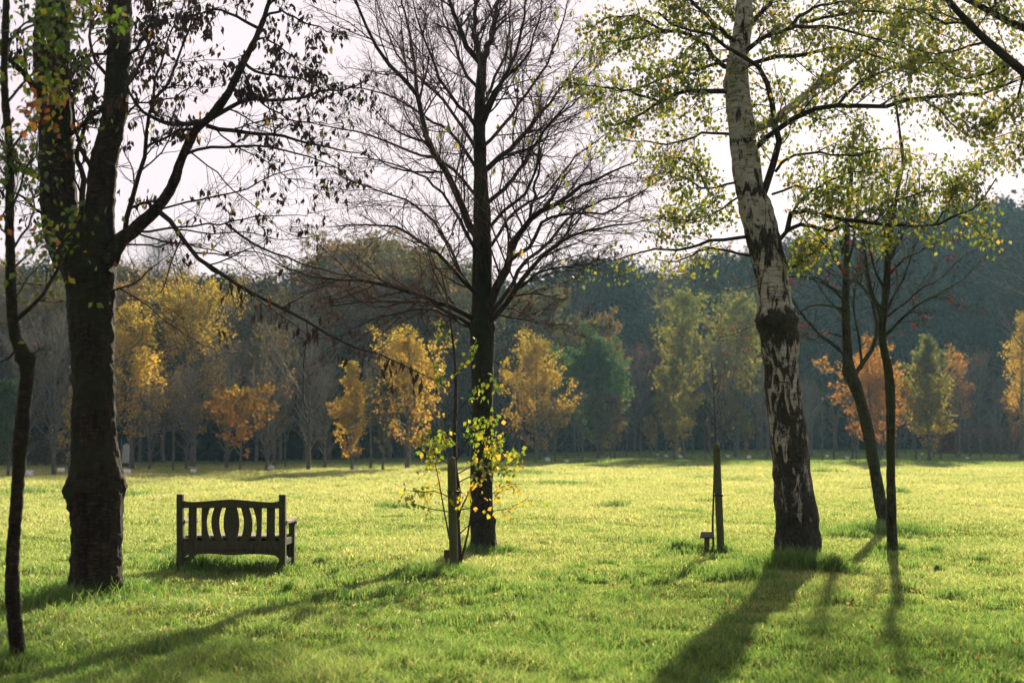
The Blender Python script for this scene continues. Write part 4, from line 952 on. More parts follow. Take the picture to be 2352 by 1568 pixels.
def sapling_one():
    r = rs(91)
    t, b, top = post(1043, 1050, 1318, 20, -6, 'round wooden tree stake with black tie, beside the leafy sapling', 'tree stakes beside the young trees')
    tie(t, at(1040, 1130, b[1]) - b - np.array([0, 0, float(gz(b[0], b[1]))]), .058, .085, .025)
    x, y = ground_at(1056, 1316); y += .05; b = np.array([x, y, float(gz(x, y))])
    t = thing('birch_sapling', 'young birch with yellow green leaves growing against the stake before the middle tree', 'sapling', b)
    AXES.clear()
    main = traced([(1056, 1322), (1054, 1270), (1050, 1200), (1053, 1130), (1046, 1080), (1044, 1000), (1047, 920), (1046, 850), (1040, 780), (1032, 720), (1024, 670), (1012, 620)], y, .1, 30, (15, 2.5))
    g = Geo(); g.tubes((main[0] - b)[None], main[1][None], 10); g.build('trunk', M['twig_brown'], t)
    L = [([(1053, 1300), (1036, 1250), (1026, 1200), (1016, 1150), (1006, 1100), (998, 1060), (986, 1020)], 5, 1.5, -.4),
         ([(1058, 1290), (1072, 1230), (1080, 1190), (1098, 1120), (1112, 1060), (1120, 1000)], 5, 1.5, -.3),
         ([(1050, 1200), (1068, 1150), (1090, 1110), (1130, 1080), (1160, 1050)], 4, 1.5, -.5),
         ([(1052, 1170), (1100, 1160), (1150, 1120), (1200, 1110)], 3, 1.2, .3),
         ([(1050, 1150), (1010, 1130), (970, 1130), (935, 1125)], 3, 1.2, -.4),
         ([(1046, 1080), (1010, 1050), (985, 1020), (972, 1000)], 3.5, 1.2, .3), ([(1046, 1060), (1075, 1010), (1100, 970), (1140, 950)], 3.5, 1.2, -.3),
         ([(1045, 1000), (1080, 980), (1120, 1010), (1160, 1010)], 3, 1.2, .4), ([(1046, 960), (1070, 920), (1100, 900), (1130, 870)], 3, 1.2, -.4),
         ([(1047, 920), (1020, 890), (1000, 860), (996, 830)], 3, 1.2, .2), ([(1046, 870), (1070, 830), (1090, 790)], 2.5, 1, -.2),
         ([(1044, 820), (1020, 780), (1010, 740)], 2.5, 1, .2), ([(1044, 1020), (1020, 1030), (1000, 1010), (985, 1040)], 3, 1.2, -.5),
         ([(1050, 1110), (1100, 1080), (1120, 1040), (1190, 1060)], 3, 1.2, .5), ([(1052, 1230), (1110, 1180), (1160, 1170), (1215, 1140)], 3, 1, .3),
         ([(1050, 1180), (1000, 1170), (960, 1160), (930, 1140)], 3, 1, .3), ([(1046, 1090), (1110, 1060), (1150, 1080), (1195, 1040)], 3, 1, -.2)]
    limbs = [traced(pl, y, dY, 10, (w0, w1)) for pl, w0, w1, dY in L]
    g = Geo(); P1, R1 = limbs_to_geo(g, limbs, b, 6, .006, r)
    S, D, Ln, r0 = spawn(P1, R1, 7, r, .25, .98, (30, 65), .28, .3, rfac=.5, rmin=.0018, rmax=.004)
    P2, R2 = grow(S, D, Ln, r0, 6, .18, 0, r); g.tubes(P2, R2, 3)
    g.build('branches', M['twig_brown'], t)
    g = Geo(); E = np.concatenate([P2[:, 2:].reshape(-1, 3), P1[:, 4:].reshape(-1, 3)]); z = E[:, 2] + b[2]
    dens = np.interp(z, [0, .45, .9, 1.25, 1.7, 2.1, 2.5, 3.2], [0, .08, .50, 1, 1, .75, .42, 0.05])
    E = E[r.uniform(0, 1, len(E)) < dens]; C = E + r.normal(0, .025, E.shape); zz = C[:, 2]
    C = np.repeat(C, 2, 0) + r.normal(0, .03, (len(C) * 2, 3)); g.leaves(C, .066, r, hang=.6, width=.85, tint=np.clip(r.normal(.55, .25, len(C)) + .35 * np.clip((1.4 - C[:, 2]) / 1.0, -.6, .5), 0, 1)); g.build('leaves', M['sapling_leaf'], t, False)
    # little number block low by the stake
    x, y = ground_at(1026, 1316)
    t = thing('memorial_marker', 'small square brown wooden marker on a peg at the foot of the sapling stake', 'marker', (x, y, float(gz(x, y))), .15)
    bm = bmesh.new(); box(bm, -.034, .034, -.015, .015, .19, .29); obj_bm('plate', bm, M['brownwood'], t, .004)
    bm = bmesh.new(); box(bm, -.014, .014, .0151, .035, -.05, .26); obj_bm('peg', bm, M['brownwood'], t, .002)
sapling_one()

def sapling_two():
    r = rs(92)
    t, b, top = post(1656, 1013, 1266, 17, -11, 'tall round wooden tree stake with black tie, standing left of the birch', 'tree stakes beside the young trees')
    tie(t, at(1651, 1137, b[1]) - b - np.array([0, 0, float(gz(b[0], b[1]))]), .052, -.075, .014)
    x, y = ground_at(1640, 1266); y += .04; b = np.array([x, y, float(gz(x, y))])
    t = thing('young_tree', 'thin leafless young tree tied to the stake left of the birch', 'sapling', b)
    main = traced([(1640, 1272), (1637, 1210), (1639, 1140), (1641, 1060), (1643, 1000), (1641, 940), (1638, 880), (1634, 830)], y, 0, 24, (5.5, 1.6))
    g = Geo(); g.tubes((main[0] - b)[None], main[1][None], 8); g.build('trunk', M['twig_brown'], t)
    P1 = (main[0] - b)[None, 10:]; R1 = main[1][None, 10:]
    S, D, Ln, r0 = spawn(P1, R1, 16, r, .05, .9, (35, 65), .42, .5, up=.5, rfac=.6, rmin=.0025)
    g = Geo(); P2, R2 = grow(S, D, Ln, r0, 8, .12, .06, r); g.tubes(P2, R2, 4)
    S, D, Ln, r0 = spawn(P2, R2, 4, r, .2, .98, (30, 60), .4, .4, rfac=.6, rmin=.0018); P3, R3 = grow(S, D, Ln, r0, 5, .14, .02, r); g.tubes(P3, R3, 3)
    g.build('branches', M['twig_brown'], t)
    g = Geo(); g.leaves(P3[r.choice(len(P3), 14), -1], .05, r, hang=1, tint=r.uniform(.6, 1, 14)); g.build('leaves', M['mixed_leaf'], t, False)
    x, y = ground_at(1624, 1266)
    t = thing('memorial_marker', 'small sloping dark plaque on a reddish wooden peg beside the stake left of the birch', 'marker', (x, y, float(gz(x, y))), -.25)
    bm = bmesh.new(); prism(bm, [(-.07, .235), (.07, .30), (.07, .32), (-.07, .255)], -.09, .09, 'x'); obj_bm('plaque', bm, M['darkmetal'], t, .003)
    bm = bmesh.new(); prism(bm, [(-.03, -.05), (.03, -.05), (.03, .278), (-.03, .25)], -.035, .035, 'x'); obj_bm('peg', bm, M['brownwood'], t, .003)
sapling_two()

# ------------------------------------------------------------------ distant trees
PROF = {
    'birch': lambda t: np.interp(t, [0, .1, .25, .45, .65, .82, 1], [.40, .80, 1.0, .84, .52, .26, .05]),
    'dome': lambda t: np.interp(t, [0, .15, .35, .6, .8, .93, 1], [.5, .85, 1.0, .93, .66, .36, .12]),
    'cone': lambda t: np.interp(t, [0, .12, .4, .7, 1], [.6, 1, .82, .45, .06]),
    'column': lambda t: np.interp(t, [0, .15, .5, .8, 1], [.5, .9, 1, .8, .2]),
    'vase': lambda t: np.interp(t, [0, .3, .6, .85, 1], [.35, .7, 1.0, .95, .5]),
}
def tree_mesh(h, hw, prof, t0, nb, nleaf, lsize, seed, angle=(40, 65), trunk_r=None, two=False, sparse=1.0, twk=1.0):
    """Returns Geo trunk, Geo twigs, Geo leaves in local coordinates."""
    r = rs(seed); f = PROF[prof]
    tr = trunk_r or h * .011 + .02
    n = 12
    P = np.zeros((1, n, 3)); zz = np.linspace(-.02, .93, n) * h; P[0, :, 2] = zz
    P[0, :, 0] = np.cumsum(r.normal(0, h * .006, n)); P[0, :, 1] = np.cumsum(r.normal(0, h * .006, n)); P[0, :, :2] -= P[0, :1, :2]
    rad = (tr * np.linspace(1, .12, n) ** .9)[None]; rad[0, 0] *= 1.35
    gt = Geo(); gt.tubes(P, rad, 8)
    PP, RR = P, rad
    if two:
        Q = P.copy(); Q[0, :, 0] += np.linspace(0, h * .09, n); Q[0, :, 1] += np.linspace(0, h * .03, n); gt.tubes(Q, rad * .8, 8)
    tb = np.sort(t0 + (.97 - t0) * (np.arange(nb) + r.uniform(0, 1, nb)) / nb)
    x = np.clip(tb / .93, 0, 1) * (n - 1); i = np.minimum(x.astype(int), n - 2); fr = (x - i)[:, None]
    S = P[0, i] * (1 - fr) + P[0, i + 1] * fr
    az = np.arange(nb) * 2.4 + r.uniform(-.5, .5, nb)
    u = (tb - t0) / (.97 - t0)
    an = np.radians(r.uniform(angle[0], angle[1], nb)) * (1 - .45 * u)
    D = np.stack([np.cos(az) * np.sin(an), np.sin(az) * np.sin(an), np.cos(an)], -1)
    lump = 1 + .30 * r.normal(size=nb)
    L = f(u) * hw / np.maximum(np.sin(an), .3) * np.clip(lump, .5, 1.5)
    L = np.minimum(L, (h * 1.0 - S[:, 2]) / np.maximum(np.cos(an), .2) + .04 * h)
    r1 = np.maximum(rad[0, i] * .42, .006)
    P1, R1 = grow(S, D, L, r1, 8, .07, .035, r); gw = Geo(); gw.tubes(P1, R1, 4)
    S, D, L, r0 = spawn(P1, R1, int(7 * twk), r, .2, .98, (25, 55), .45, .5, up=.2, rfac=.45, rmin=.005, rmax=.02)
    P2, R2 = grow(S, D, L, r0, 5, .12, .04, r); gw.tubes(P2, R2, 3)
    S, D, L, r0 = spawn(P2, R2, int(5 * twk), r, .2, .98, (25, 55), .55, .4, up=.1, rfac=.6, rmin=.0035, rmax=.008)
    P3, R3 = grow(S, D, L, r0, 4, .12, .02, r); gw.tubes(P3, R3, 3)
    gl = Geo()
    if nleaf:
        E = np.concatenate([P3[:, 1:].reshape(-1, 3), P2[:, 2:].reshape(-1, 3)]); wl = np.concatenate([np.repeat(np.linalg.norm(P3[:, -1] - P3[:, 0], axis=1), 3), np.repeat(np.linalg.norm(P2[:, -1] - P2[:, 0], axis=1), 3)])
        cl = vnoise(E / (h * .06), seed) * .42 + vnoise(E / (h * .025), seed + 1) * .42
        w = np.clip(sparse * .62 + cl, .03, 1) ** 1.4 * (wl / wl.mean()) ** 1.3
        w *= .35 + .65 * np.clip(E[:, 2] / h, 0, 1) if prof == 'birch' else 1
        k = r.choice(len(E), nleaf, p=w / w.sum()); C = E[k] + r.normal(0, h * .014, (nleaf, 3))
        tint = np.clip(.5 - .55 * (C[:, 2] / h - .55) + r.normal(0, .18, nleaf), 0, 1)
        gl.leaves(C, lsize, r, hang=.3, width=.8, tint=tint)
    return gt, gw, gl

def far_tree(px, base, top, wpx, prof, leafm, nleaf, label, seed, t0=.2, nb=42, barkm='grey_bark', lsize=.13, cat='tree', group='trees planted along the far side of the meadow', angle=(40, 65), sparse=1.0, dist=None, twigm='grey_twig', two=False, name=None, twk=1.0, rot=None, tr=None):
    if dist is None: x, y = ground_at(px, base)
    else: y = dist; x = (px - CX) / F * y
    h = at(px, top, y)[2]; hw = wpx * .5 / F * y
    if lsize == .13: lsize = .11
    t0 = t0 * .68
    t = thing(name or 'autumn_tree', label, cat, (x, y, float(gz(x, y)) - .05), 0, group)
    gt, gw, gl = tree_mesh(h, hw, prof, t0, nb, nleaf, lsize, seed, angle, two=two, sparse=sparse, twk=twk, trunk_r=tr)
    gt.build('trunk', M[barkm], t); gw.build('branches', M[twigm], t)
    if nleaf: gl.build('crown', M[leafm], t, False)
    return t

FT = [
    (305, 1080, 696, 215, 'birch', 'yellow', 5200, 'tall golden birch just right of the big burled trunk', 'autumn_birch', dict(barkm='grey_bark', nb=52, sparse=.8, t0=.22)),
    (440, 1072, 672, 255, 'dome', 'gold', 8500, 'broad round topped golden tree behind the tall golden birch', 'autumn_tree', dict(nb=60, t0=.28, sparse=.75, tr=.16)),
    (552, 1083, 902, 160, 'dome', 'redorange', 2400, 'small round orange and red tree behind the bench', 'autumn_tree', dict(nb=34, t0=.3, lsize=.12, sparse=.8)),
    (808, 1082, 820, 95, 'birch', 'yellow', 3000, 'narrow yellow birch with curved white stem, left of the twin golden birch', 'autumn_birch', dict(barkm='pale_bark', t0=.18)),
    (935, 1077, 735, 170, 'birch', 'yellow', 6000, 'tall orange yellow birch with white trunk left of the sapling stake', 'autumn_birch', dict(barkm='pale_bark', nb=56, t0=.16, two=True, tr=.11)),
    (880, 1080, 880, 90, 'dome', 'brown', 900, 'thin brownish tree between the two yellow birches', 'autumn_tree', dict(t0=.3, sparse=.6)),
    (1230, 1064, 775, 175, 'birch', 'gold', 6800, 'wide golden birch with white stem just right of the middle trunk', 'autumn_birch', dict(barkm='pale_bark', nb=58, t0=.15, two=True)),
    (1372, 1054, 775, 185, 'birch', 'green', 8500, 'dense dark green cone shaped tree right of the wide golden birch', 'green_tree', dict(nb=70, t0=.14, sparse=1.6, lsize=.2)),
    (1402, 1056, 915, 100, 'dome', 'red', 1500, 'small dark wine red tree before the green cone shaped tree', 'autumn_tree', dict(t0=.25, lsize=.13)),
    (1495, 1048, 948, 46, 'birch', 'gold', 1200, 'very small yellow tree left of the bare staked sapling', 'autumn_tree', dict(t0=.22, nb=26)),
    (1567, 1050, 672, 108, 'column', 'olive', 6000, 'tall narrow olive birch behind the bare staked sapling', 'autumn_birch', dict(t0=.18, nb=60, lsize=.17, barkm='pale_bark')),
    (1550, 1058, 812, 100, 'birch', 'olive', 3500, 'shorter olive yellow birch in front of the tall narrow olive one', 'autumn_birch', dict(t0=.15, nb=44, lsize=.15, barkm='pale_bark')),
    (1690, 1050, 688, 132, 'column', 'olive', 7000, 'tall olive gold birch just left of the big birch trunk', 'autumn_birch', dict(t0=.15, nb=62, lsize=.17)),
    (1765, 1050, 850, 110, 'dome', 'brown', 900, 'thin brown tree half hidden by the big birch trunk', 'autumn_tree', dict(t0=.25, sparse=.6)),
    (2005, 1060, 752, 100, 'birch', 'orange', 3200, 'upright orange birch rising behind the leaning rowan', 'autumn_birch', dict(t0=.2, nb=40)),
    (2020, 1058, 842, 225, 'dome', 'orange', 5200, 'wide low orange oak behind the two slim rowans', 'oak_tree', dict(t0=.28, nb=48, sparse=.8, lsize=.15)),
    (2135, 1059, 762, 118, 'birch', 'olive', 6500, 'dense olive green birch right of the wide orange oak', 'autumn_birch', dict(t0=.13, nb=60, lsize=.15, sparse=1.4)),
    (2203, 1052, 803, 62, 'dome', 'orange', 1300, 'slender tree with a small orange top right of the olive birch', 'autumn_tree', dict(t0=.5, nb=30, barkm='pale_bark')),
    (2344, 1056, 700, 90, 'birch', 'yellow', 2600, 'yellow birch cut by the right edge of the photo', 'autumn_birch', dict(t0=.3, nb=40)),
    (2352, 1054, 885, 90, 'dome', 'redorange', 2000, 'low rust coloured tree under the yellow birch at the right edge', 'autumn_tree', dict(t0=.28, nb=34)),
    (2145, 1050, 950, 70, 'dome', 'orange', 700, 'little orange shrub like tree at the foot of the olive birch', 'autumn_tree', dict(t0=.2, nb=26, sparse=.6)),
    (1715, 1052, 1015, 16, 'dome', 'orange', 160, 'tiny orange bush in the grass left of the big birch trunk', 'bush', dict(t0=.3, nb=12)),
    (160, 1088, 880, 60, 'birch', 'yellow', 420, 'sparse yellow tree half hidden behind the big burled trunk', 'autumn_birch', dict(t0=.2, sparse=.5)),
    (20, 1095, 880, 110, 'dome', 'green', 2500, 'low green tree at the far left behind the slim crooked one', 'green_tree', dict(t0=.2, sparse=1.2)),
    (1255, 1048, 680, 150, 'dome', 'brown', 5000, 'tall brown gold tree behind the wide golden birch', 'autumn_tree', dict(t0=.3, nb=50, lsize=.2)),
    (1383, 1046, 738, 125, 'dome', 'brown', 3500, 'orange brown tree top showing above the green cone shaped tree', 'autumn_tree', dict(t0=.3, nb=44, lsize=.2)),
    (1470, 1046, 800, 120, 'dome', 'red', 900, 'thin tree with sparse red leaves right of the green cone shaped tree', 'autumn_tree', dict(t0=.25, sparse=.5)),
    (1175, 1050, 830, 90, 'dome', 'red', 800, 'thin reddish tree half behind the middle trunk', 'autumn_tree', dict(t0=.25, sparse=.5)),
    (630, 1076, 760, 150, 'vase', 'brown', 900, 'tall thin tree with few orange leaves behind the small orange and red tree', 'autumn_tree', dict(t0=.25, sparse=.5, nb=44)),
    (2255, 1050, 820, 120, 'dome', 'red', 700, 'thin tree with a few red leaves near the hedge', 'autumn_tree', dict(t0=.25, sparse=.4, nb=40)),
]
for i, (px, ba, tp, w, pf, lm, nl, lab, nm, kw) in enumerate(FT):
    cat = 'bush' if nm == 'bush' else 'tree'
    far_tree(px, ba, tp, w * .88, pf, lm, int(nl * 1.25), lab, 300 + i * 7, name=nm, cat=cat, **kw)
# bare trees of the planting
BT = [
    (125, 1090, 730, 190, 'vase', 'leafless pale grey tree between the slim crooked tree and the big burled trunk'),
    (708, 1082, 745, 300, 'vase', 'wide leafless grey tree with many fine twigs right of the small orange and red tree'),
    (345, 1082, 900, 110, 'vase', 'small leafless tree under the broad golden tree'),
    (428, 1080, 860, 130, 'vase', 'leafless tree in front of the broad golden tree'),
    (610, 1082, 870, 120, 'vase', 'leafless tree just right of the small orange and red tree'),
    (745, 1078, 850, 90, 'vase', 'leafless leaning tree left of the narrow yellow birch'),
    (1275, 1060, 900, 80, 'vase', 'small leafless tree at the right foot of the wide golden birch'),
    (1650, 1052, 800, 170, 'vase', 'leafless twiggy tree behind the bare staked sapling'),
    (1850, 1054, 880, 110, 'vase', 'leafless tree just right of the big birch trunk'),
    (2060, 1052, 870, 120, 'vase', 'leafless tree behind the upright rowan'),
    (2230, 1050, 850, 150, 'vase', 'leafless tree in front of the low hedge'),
    (2300, 1048, 880, 110, 'vase', 'leafless tree near the right edge by the yellow birch'),
    (50, 1092, 780, 160, 'vase', 'leafless tree at the left edge behind the slim crooked one'),
    (520, 1078, 800, 140, 'vase', 'leafless tree behind the left end of the small orange and red tree'),
    (1330, 1050, 870, 90, 'vase', 'leafless tree between the wide golden birch and the green cone shaped tree'),
]
for i, (px, ba, tp, w, pf, lab) in enumerate(BT):
    far_tree(px, ba, tp, w, pf, None, 0, lab, 900 + i * 5, name='bare_tree', angle=(28, 50), nb=44, t0=.2, twk=1.3, barkm='grey_bark')
# bare tree at the right edge reaching in with sunlit twigs
t_ = far_tree(2480, 1120, 480, 420, 'dome', None, 0, 'leafless tree beyond the right edge with sunlit reddish twigs reaching in', 977, name='bare_tree', angle=(55, 80), nb=50, t0=.25, twk=1.6, barkm='grey_bark', twigm='pale_bark')

# copies share meshes: slender young stems with their stakes across the right-hand planting
def dup(o, parent=None):
    c = o.copy(); col.objects.link(c)
    if parent: c.parent = parent
    for ch in o.children: dup(ch, c)
    return c
def young_proto():
    t = thing('young_tree', '', 'sapling', (0, 0, -50))
    gt, gw, gl = tree_mesh(3.2, .7, 'vase', .38, 16, 60, .09, 5, (25, 45), trunk_r=.05)
    gt.build('trunk', M['grey_bark'], t); gw.build('branches', M['grey_twig'], t); gl.build('crown', M['brown'], t, False); return t
yp = young_proto(); r_ = rs(15)
YT = [(1338, 1062), (1620, 1058), (1412, 1056), (1762, 1056), (1890, 1057), (1915, 1057), (1968, 1058), (1957, 1056), (2103, 1058), (2162, 1056), (2282, 1055), (2255, 1054), (1440, 1050), (1660, 1050), (2197, 1052), (2320, 1052), (1530, 1046), (1590, 1046), (1820, 1050), (1865, 1048), (2028, 1048), (2080, 1046), (2120, 1045), (2330, 1046), (1240, 1056), (1510, 1044), (1640, 1045), (1740, 1046),
      (397, 1083), (655, 1076), (850, 1076), (1010, 1066), (1300, 1052), (255, 1082)]
for i, (px, py) in enumerate(YT):
    o = yp if i == 0 else dup(yp)
    x, y = ground_at(px, py); s = r_.uniform(.75, 1.45)
    o.location = (x, y, float(gz(x, y)) - .04); o.rotation_euler = (0, 0, r_.uniform(0, 6.28)); o.scale = (s, s, s * r_.uniform(.9, 1.2))
    o['label'] = 'thin dark young tree standing alone at the far edge of the sunlit meadow'; o['group'] = 'thin young trees along the far side'; o['category'] = 'sapling'

# ------------------------------------------------------------------ the wood behind
def wood():
    r = rs(44)
    def proto(name, h, hw, prof, leafm, nl, ls, seed, **k):
        t = thing(name, '', 'tree', (0, 0, 0)); bark = k.pop('bark', 'grey_bark'); tw = k.pop('tw', 'twig')
        gt, gw, gl = tree_mesh(h, hw, prof, nleaf=nl, lsize=ls, seed=seed, **k)
        gt.build('trunk', M[bark], t); gw.build('branches', M[tw], t)
        if nl: gl.build('crown', M[leafm], t, False)
        return t
    protos = {
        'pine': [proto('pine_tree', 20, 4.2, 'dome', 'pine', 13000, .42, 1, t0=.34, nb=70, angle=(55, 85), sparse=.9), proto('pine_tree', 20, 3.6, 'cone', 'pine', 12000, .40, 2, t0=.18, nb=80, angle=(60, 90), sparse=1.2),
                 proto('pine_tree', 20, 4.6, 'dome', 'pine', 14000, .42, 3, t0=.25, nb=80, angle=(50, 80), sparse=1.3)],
        'brown': [proto('woodland_tree', 15, 4.0, 'dome', 'brown', 6500, .26, 4, t0=.2, nb=56, sparse=.7, twk=1.3), proto('woodland_tree', 15, 3.6, 'vase', 'brown', 6500, .26, 5, t0=.2, nb=56, sparse=.8, twk=1.3)],
        'bare': [proto('woodland_tree', 15, 4.0, 'vase', None, 0, .2, 6, t0=.16, nb=60, twk=1.6, angle=(28, 50), tw='grey_twig'), proto('woodland_tree', 15, 3.8, 'dome', 'brown', 1000, .2, 7, t0=.16, nb=60, twk=1.6, sparse=.5, tw='grey_twig')],
    }
    PH = {'pine': 20, 'brown': 15, 'bare': 15}
    used = set()
    LAB = {'pine': ('dark evergreen tree standing in the wood behind the meadow', 'dark evergreens of the wood'),
           'brown': ('brown and olive leaved tree standing in the wood behind the meadow', 'brown and olive trees of the wood'),
           'bare': ('grey leafless tree standing in the wood behind the meadow', 'leafless trees of the wood')}
    def put(px, Y, top, kind, v=None, ws=1.0, label=None):
        L = protos[kind]; v = int(r.integers(0, len(L))) if v is None else v; src = L[v]
        o = src if (kind, v) not in used else dup(src); used.add((kind, v))
        x = (px - CX) / F * Y; h = at(px, top, Y)[2]; s = h / PH[kind]
        o.location = (x, Y, float(gz(x, Y)) - .1); o.rotation_euler = (0, 0, r.uniform(0, 6.28)); o.scale = (s * ws, s * ws, s)
        o['label'] = label or LAB[kind][0]
        if label:
            if 'group' in o: del o['group']
        else: o['group'] = LAB[kind][1]
    wy = lambda px: float(np.interp(px, [-400, 0, 600, 1050, 1250, 1500, 1800, 2400, 3400], [78, 78, 81, 93, 118, 132, 138, 148, 158]))
    sil = lambda px: float(np.interp(px, [-400, 0, 100, 200, 290, 400, 480, 600, 700, 760, 800, 870, 900, 960, 1050, 1150, 1240, 1300, 1340, 1450, 1530, 1600, 1700, 1850, 1950, 2100, 2190, 2260, 2400, 3400],
                                   [640, 625, 655, 645, 650, 650, 655, 662, 650, 600, 585, 590, 625, 605, 640, 670, 655, 640, 628, 650, 668, 640, 615, 575, 560, 545, 515, 505, 500, 500]))
    # individually marked ones
    put(500, 92, 655, 'pine', 2, 1.0, 'green evergreen crown showing behind the broad golden tree')
    put(1395, 132, 625, 'pine', 0, 1.15, 'broad dark blue green pine right of the middle trunk')
    put(1340, 136, 640, 'pine', 2, 1.1, 'dark pine crown left half of the broad blue green pine clump')
    put(1455, 138, 655, 'pine', 2, 1.0, 'dark pine crown at the right end of the broad pine clump')
    put(1634, 145, 588, 'pine', 1, .75, 'thin pointed dark evergreen rising above its neighbours left of the birch trunk')
    put(820, 112, 580, 'bare', 1, 1.0, 'tall wispy tree rising above the wood left of the middle tree')
    put(950, 116, 603, 'brown', 1, 1.0, 'tall rounded olive tree of the wood seen through the middle tree branches')
    put(370, 98, 560, 'bare', 0, .8, 'tall leafless tree top rising behind the golden tree on the left')
    # front, middle and back rows
    for row, (dy, dt, step) in enumerate(((0, 34, 62), (9, 12, 62), (20, 0, 66), (30, -4, 60))):
        px = -420 + row * 20
        while px < 3300:
            Y = wy(px) + dy + r.uniform(-2.5, 2.5); top = sil(px) + dt + (r.uniform(-12, 42) if px > 1130 else r.uniform(-6, 24))
            if px < 1130: kind = r.choice(['bare', 'brown', 'pine', 'bare'], p=[.42, .3, .13, .15]) if row < 2 else (r.choice(['brown', 'pine', 'bare'], p=[.45, .35, .2]) if row < 3 else r.choice(['pine', 'brown'], p=[.55, .45]))
            elif px < 1800: kind = r.choice(['pine', 'brown', 'bare'], p=[.6, .28, .12]) if row else r.choice(['pine', 'bare', 'brown'], p=[.3, .25, .45])
            else: kind = 'pine' if row or r.uniform() < .8 else 'bare'
            put(px, Y, top, str(kind), None, r.uniform(.9, 1.2) * (1.15 if kind == 'pine' else 1))
            px += step * r.uniform(.75, 1.25) * (96 / Y) ** .25
    # undergrowth at the foot of the wood, one continuous mass
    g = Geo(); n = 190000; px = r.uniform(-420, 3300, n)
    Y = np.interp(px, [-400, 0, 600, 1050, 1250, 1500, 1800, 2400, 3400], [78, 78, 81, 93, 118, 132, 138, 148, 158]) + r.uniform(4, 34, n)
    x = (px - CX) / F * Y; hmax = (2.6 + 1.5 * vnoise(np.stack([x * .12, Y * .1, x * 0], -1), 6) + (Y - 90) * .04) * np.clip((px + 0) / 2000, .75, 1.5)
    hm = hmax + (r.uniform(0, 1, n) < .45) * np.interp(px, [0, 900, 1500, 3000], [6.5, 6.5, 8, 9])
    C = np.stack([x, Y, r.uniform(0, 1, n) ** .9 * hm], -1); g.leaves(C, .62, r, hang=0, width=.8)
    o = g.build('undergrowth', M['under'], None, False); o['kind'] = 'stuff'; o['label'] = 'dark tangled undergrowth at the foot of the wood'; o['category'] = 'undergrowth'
    # pale brown bramble bank at the left
    g = Geo(); n = 9000; px = r.uniform(-300, 300, n); Y = 70 + r.uniform(0, 8, n) + (px < 300) * 0; x = (px - CX) / F * Y
    hm = 1.5 + .6 * vnoise(np.stack([x * .5, Y * .5, x * 0], -1), 16); C = np.stack([x, Y, r.uniform(0, 1, n) * hm * np.clip((300 - px) / 200, 0, 1)], -1)
    g.leaves(C, .16, r, hang=-.6, width=.35); o = g.build('brambles', M['bramble'], None, False); o['kind'] = 'stuff'; o['label'] = 'greyish brown bramble bank behind the trees on the left'; o['category'] = 'brambles'
wood()

def hedge():
    r = rs(3); Y = 113.0
    x0 = (2150 - CX) / F * Y; x1 = (2520 - CX) / F * Y
    t = thing('beech_hedge', 'low clipped red brown hedge behind the trees on the far right', 'hedge', ((x0 + x1) / 2, Y, 0))
    g = Geo(); n = 16000; C = np.stack([r.uniform(x0, x1, n) - (x0 + x1) / 2, r.uniform(-.7, .7, n), r.uniform(.0, 1, n) ** .7 * 2.0], -1)
    C[:, 2] += .06 * vnoise(C * 1.5, 2); g.leaves(C, .17, r, hang=0, width=.8); g.build('foliage', M['hedge'], t, False)
    g = Geo(); k = 60; S = np.stack([np.linspace(x0, x1, k) - (x0 + x1) / 2, r.normal(0, .1, k), np.full(k, -.05)], -1)
    P, Rr = grow(S, np.tile([0, 0, 1.0], (k, 1)), np.full(k, 1.9), np.full(k, .04), 5, .06, .1, r); g.tubes(P, Rr, 5); g.build('stems', M['grey_bark'], t)
hedge()

# ------------------------------------------------------------------ small pale memorial stones at the feet of the far trees
def markers():
    r = rs(9); MK = [(64, 1096, 'beside the slim crooked trunk'), (140, 1086, 'close by the left side of the big burled trunk'), (292, 1088, 'close by the right side of the big burled trunk'), (303, 1077, 'under the tall golden birch'), (444, 1086, 'before the broad golden tree'), (622, 1082, 'right of the small orange and red tree'), (816, 1081, 'at the foot of the narrow yellow birch'),
                     (1258, 1060, 'right of the wide golden birch stem'), (1302, 1062, 'between the wide golden birch and the green cone shaped tree'), (1400, 1053, 'under the small dark wine red tree'), (1510, 1048, 'by the very small yellow tree'), (1530, 1050, 'right of the very small yellow tree'), (1563, 1053, 'under the olive birches'), (1672, 1052, 'right of the staked bare sapling'), (1720, 1056, 'beside the tiny orange bush'), (1900, 1052, 'right of the big birch trunk'), (1946, 1054, 'left of the leaning rowan'), (2118, 1046, 'left of the olive birch'), (2222, 1054, 'before the low hedge')]
    proto = None
    for i, (px, py, w) in enumerate(MK):
        x, y = ground_at(px, py)
        if proto is None:
            proto = thing('memorial_stone', '', 'memorial stone')
            bm = bmesh.new(); prism(bm, [(-.10, .0), (.12, .0), (.12, .20), (.09, .225), (-.10, .10)], -.14, .14, 'x'); obj_bm('stone', bm, M['plaque'], proto, .01)
            bm = bmesh.new(); box(bm, -.17, .17, -.13, .15, -.06, .025); obj_bm('plinth', bm, M['darkmetal'], proto, .006)
            o = proto
        else: o = dup(proto)
        o.location = (x, y, float(gz(x, y)) + .02); s = r.uniform(.8, 1.15) * (1 if y < 70 else .8); o.scale = (s, s, s); o.rotation_euler = (0, 0, r.uniform(-.5, .5))
        o['label'] = 'small pale sloping stone ' + w; o['group'] = 'small pale stones at the feet of the far trees'
markers()
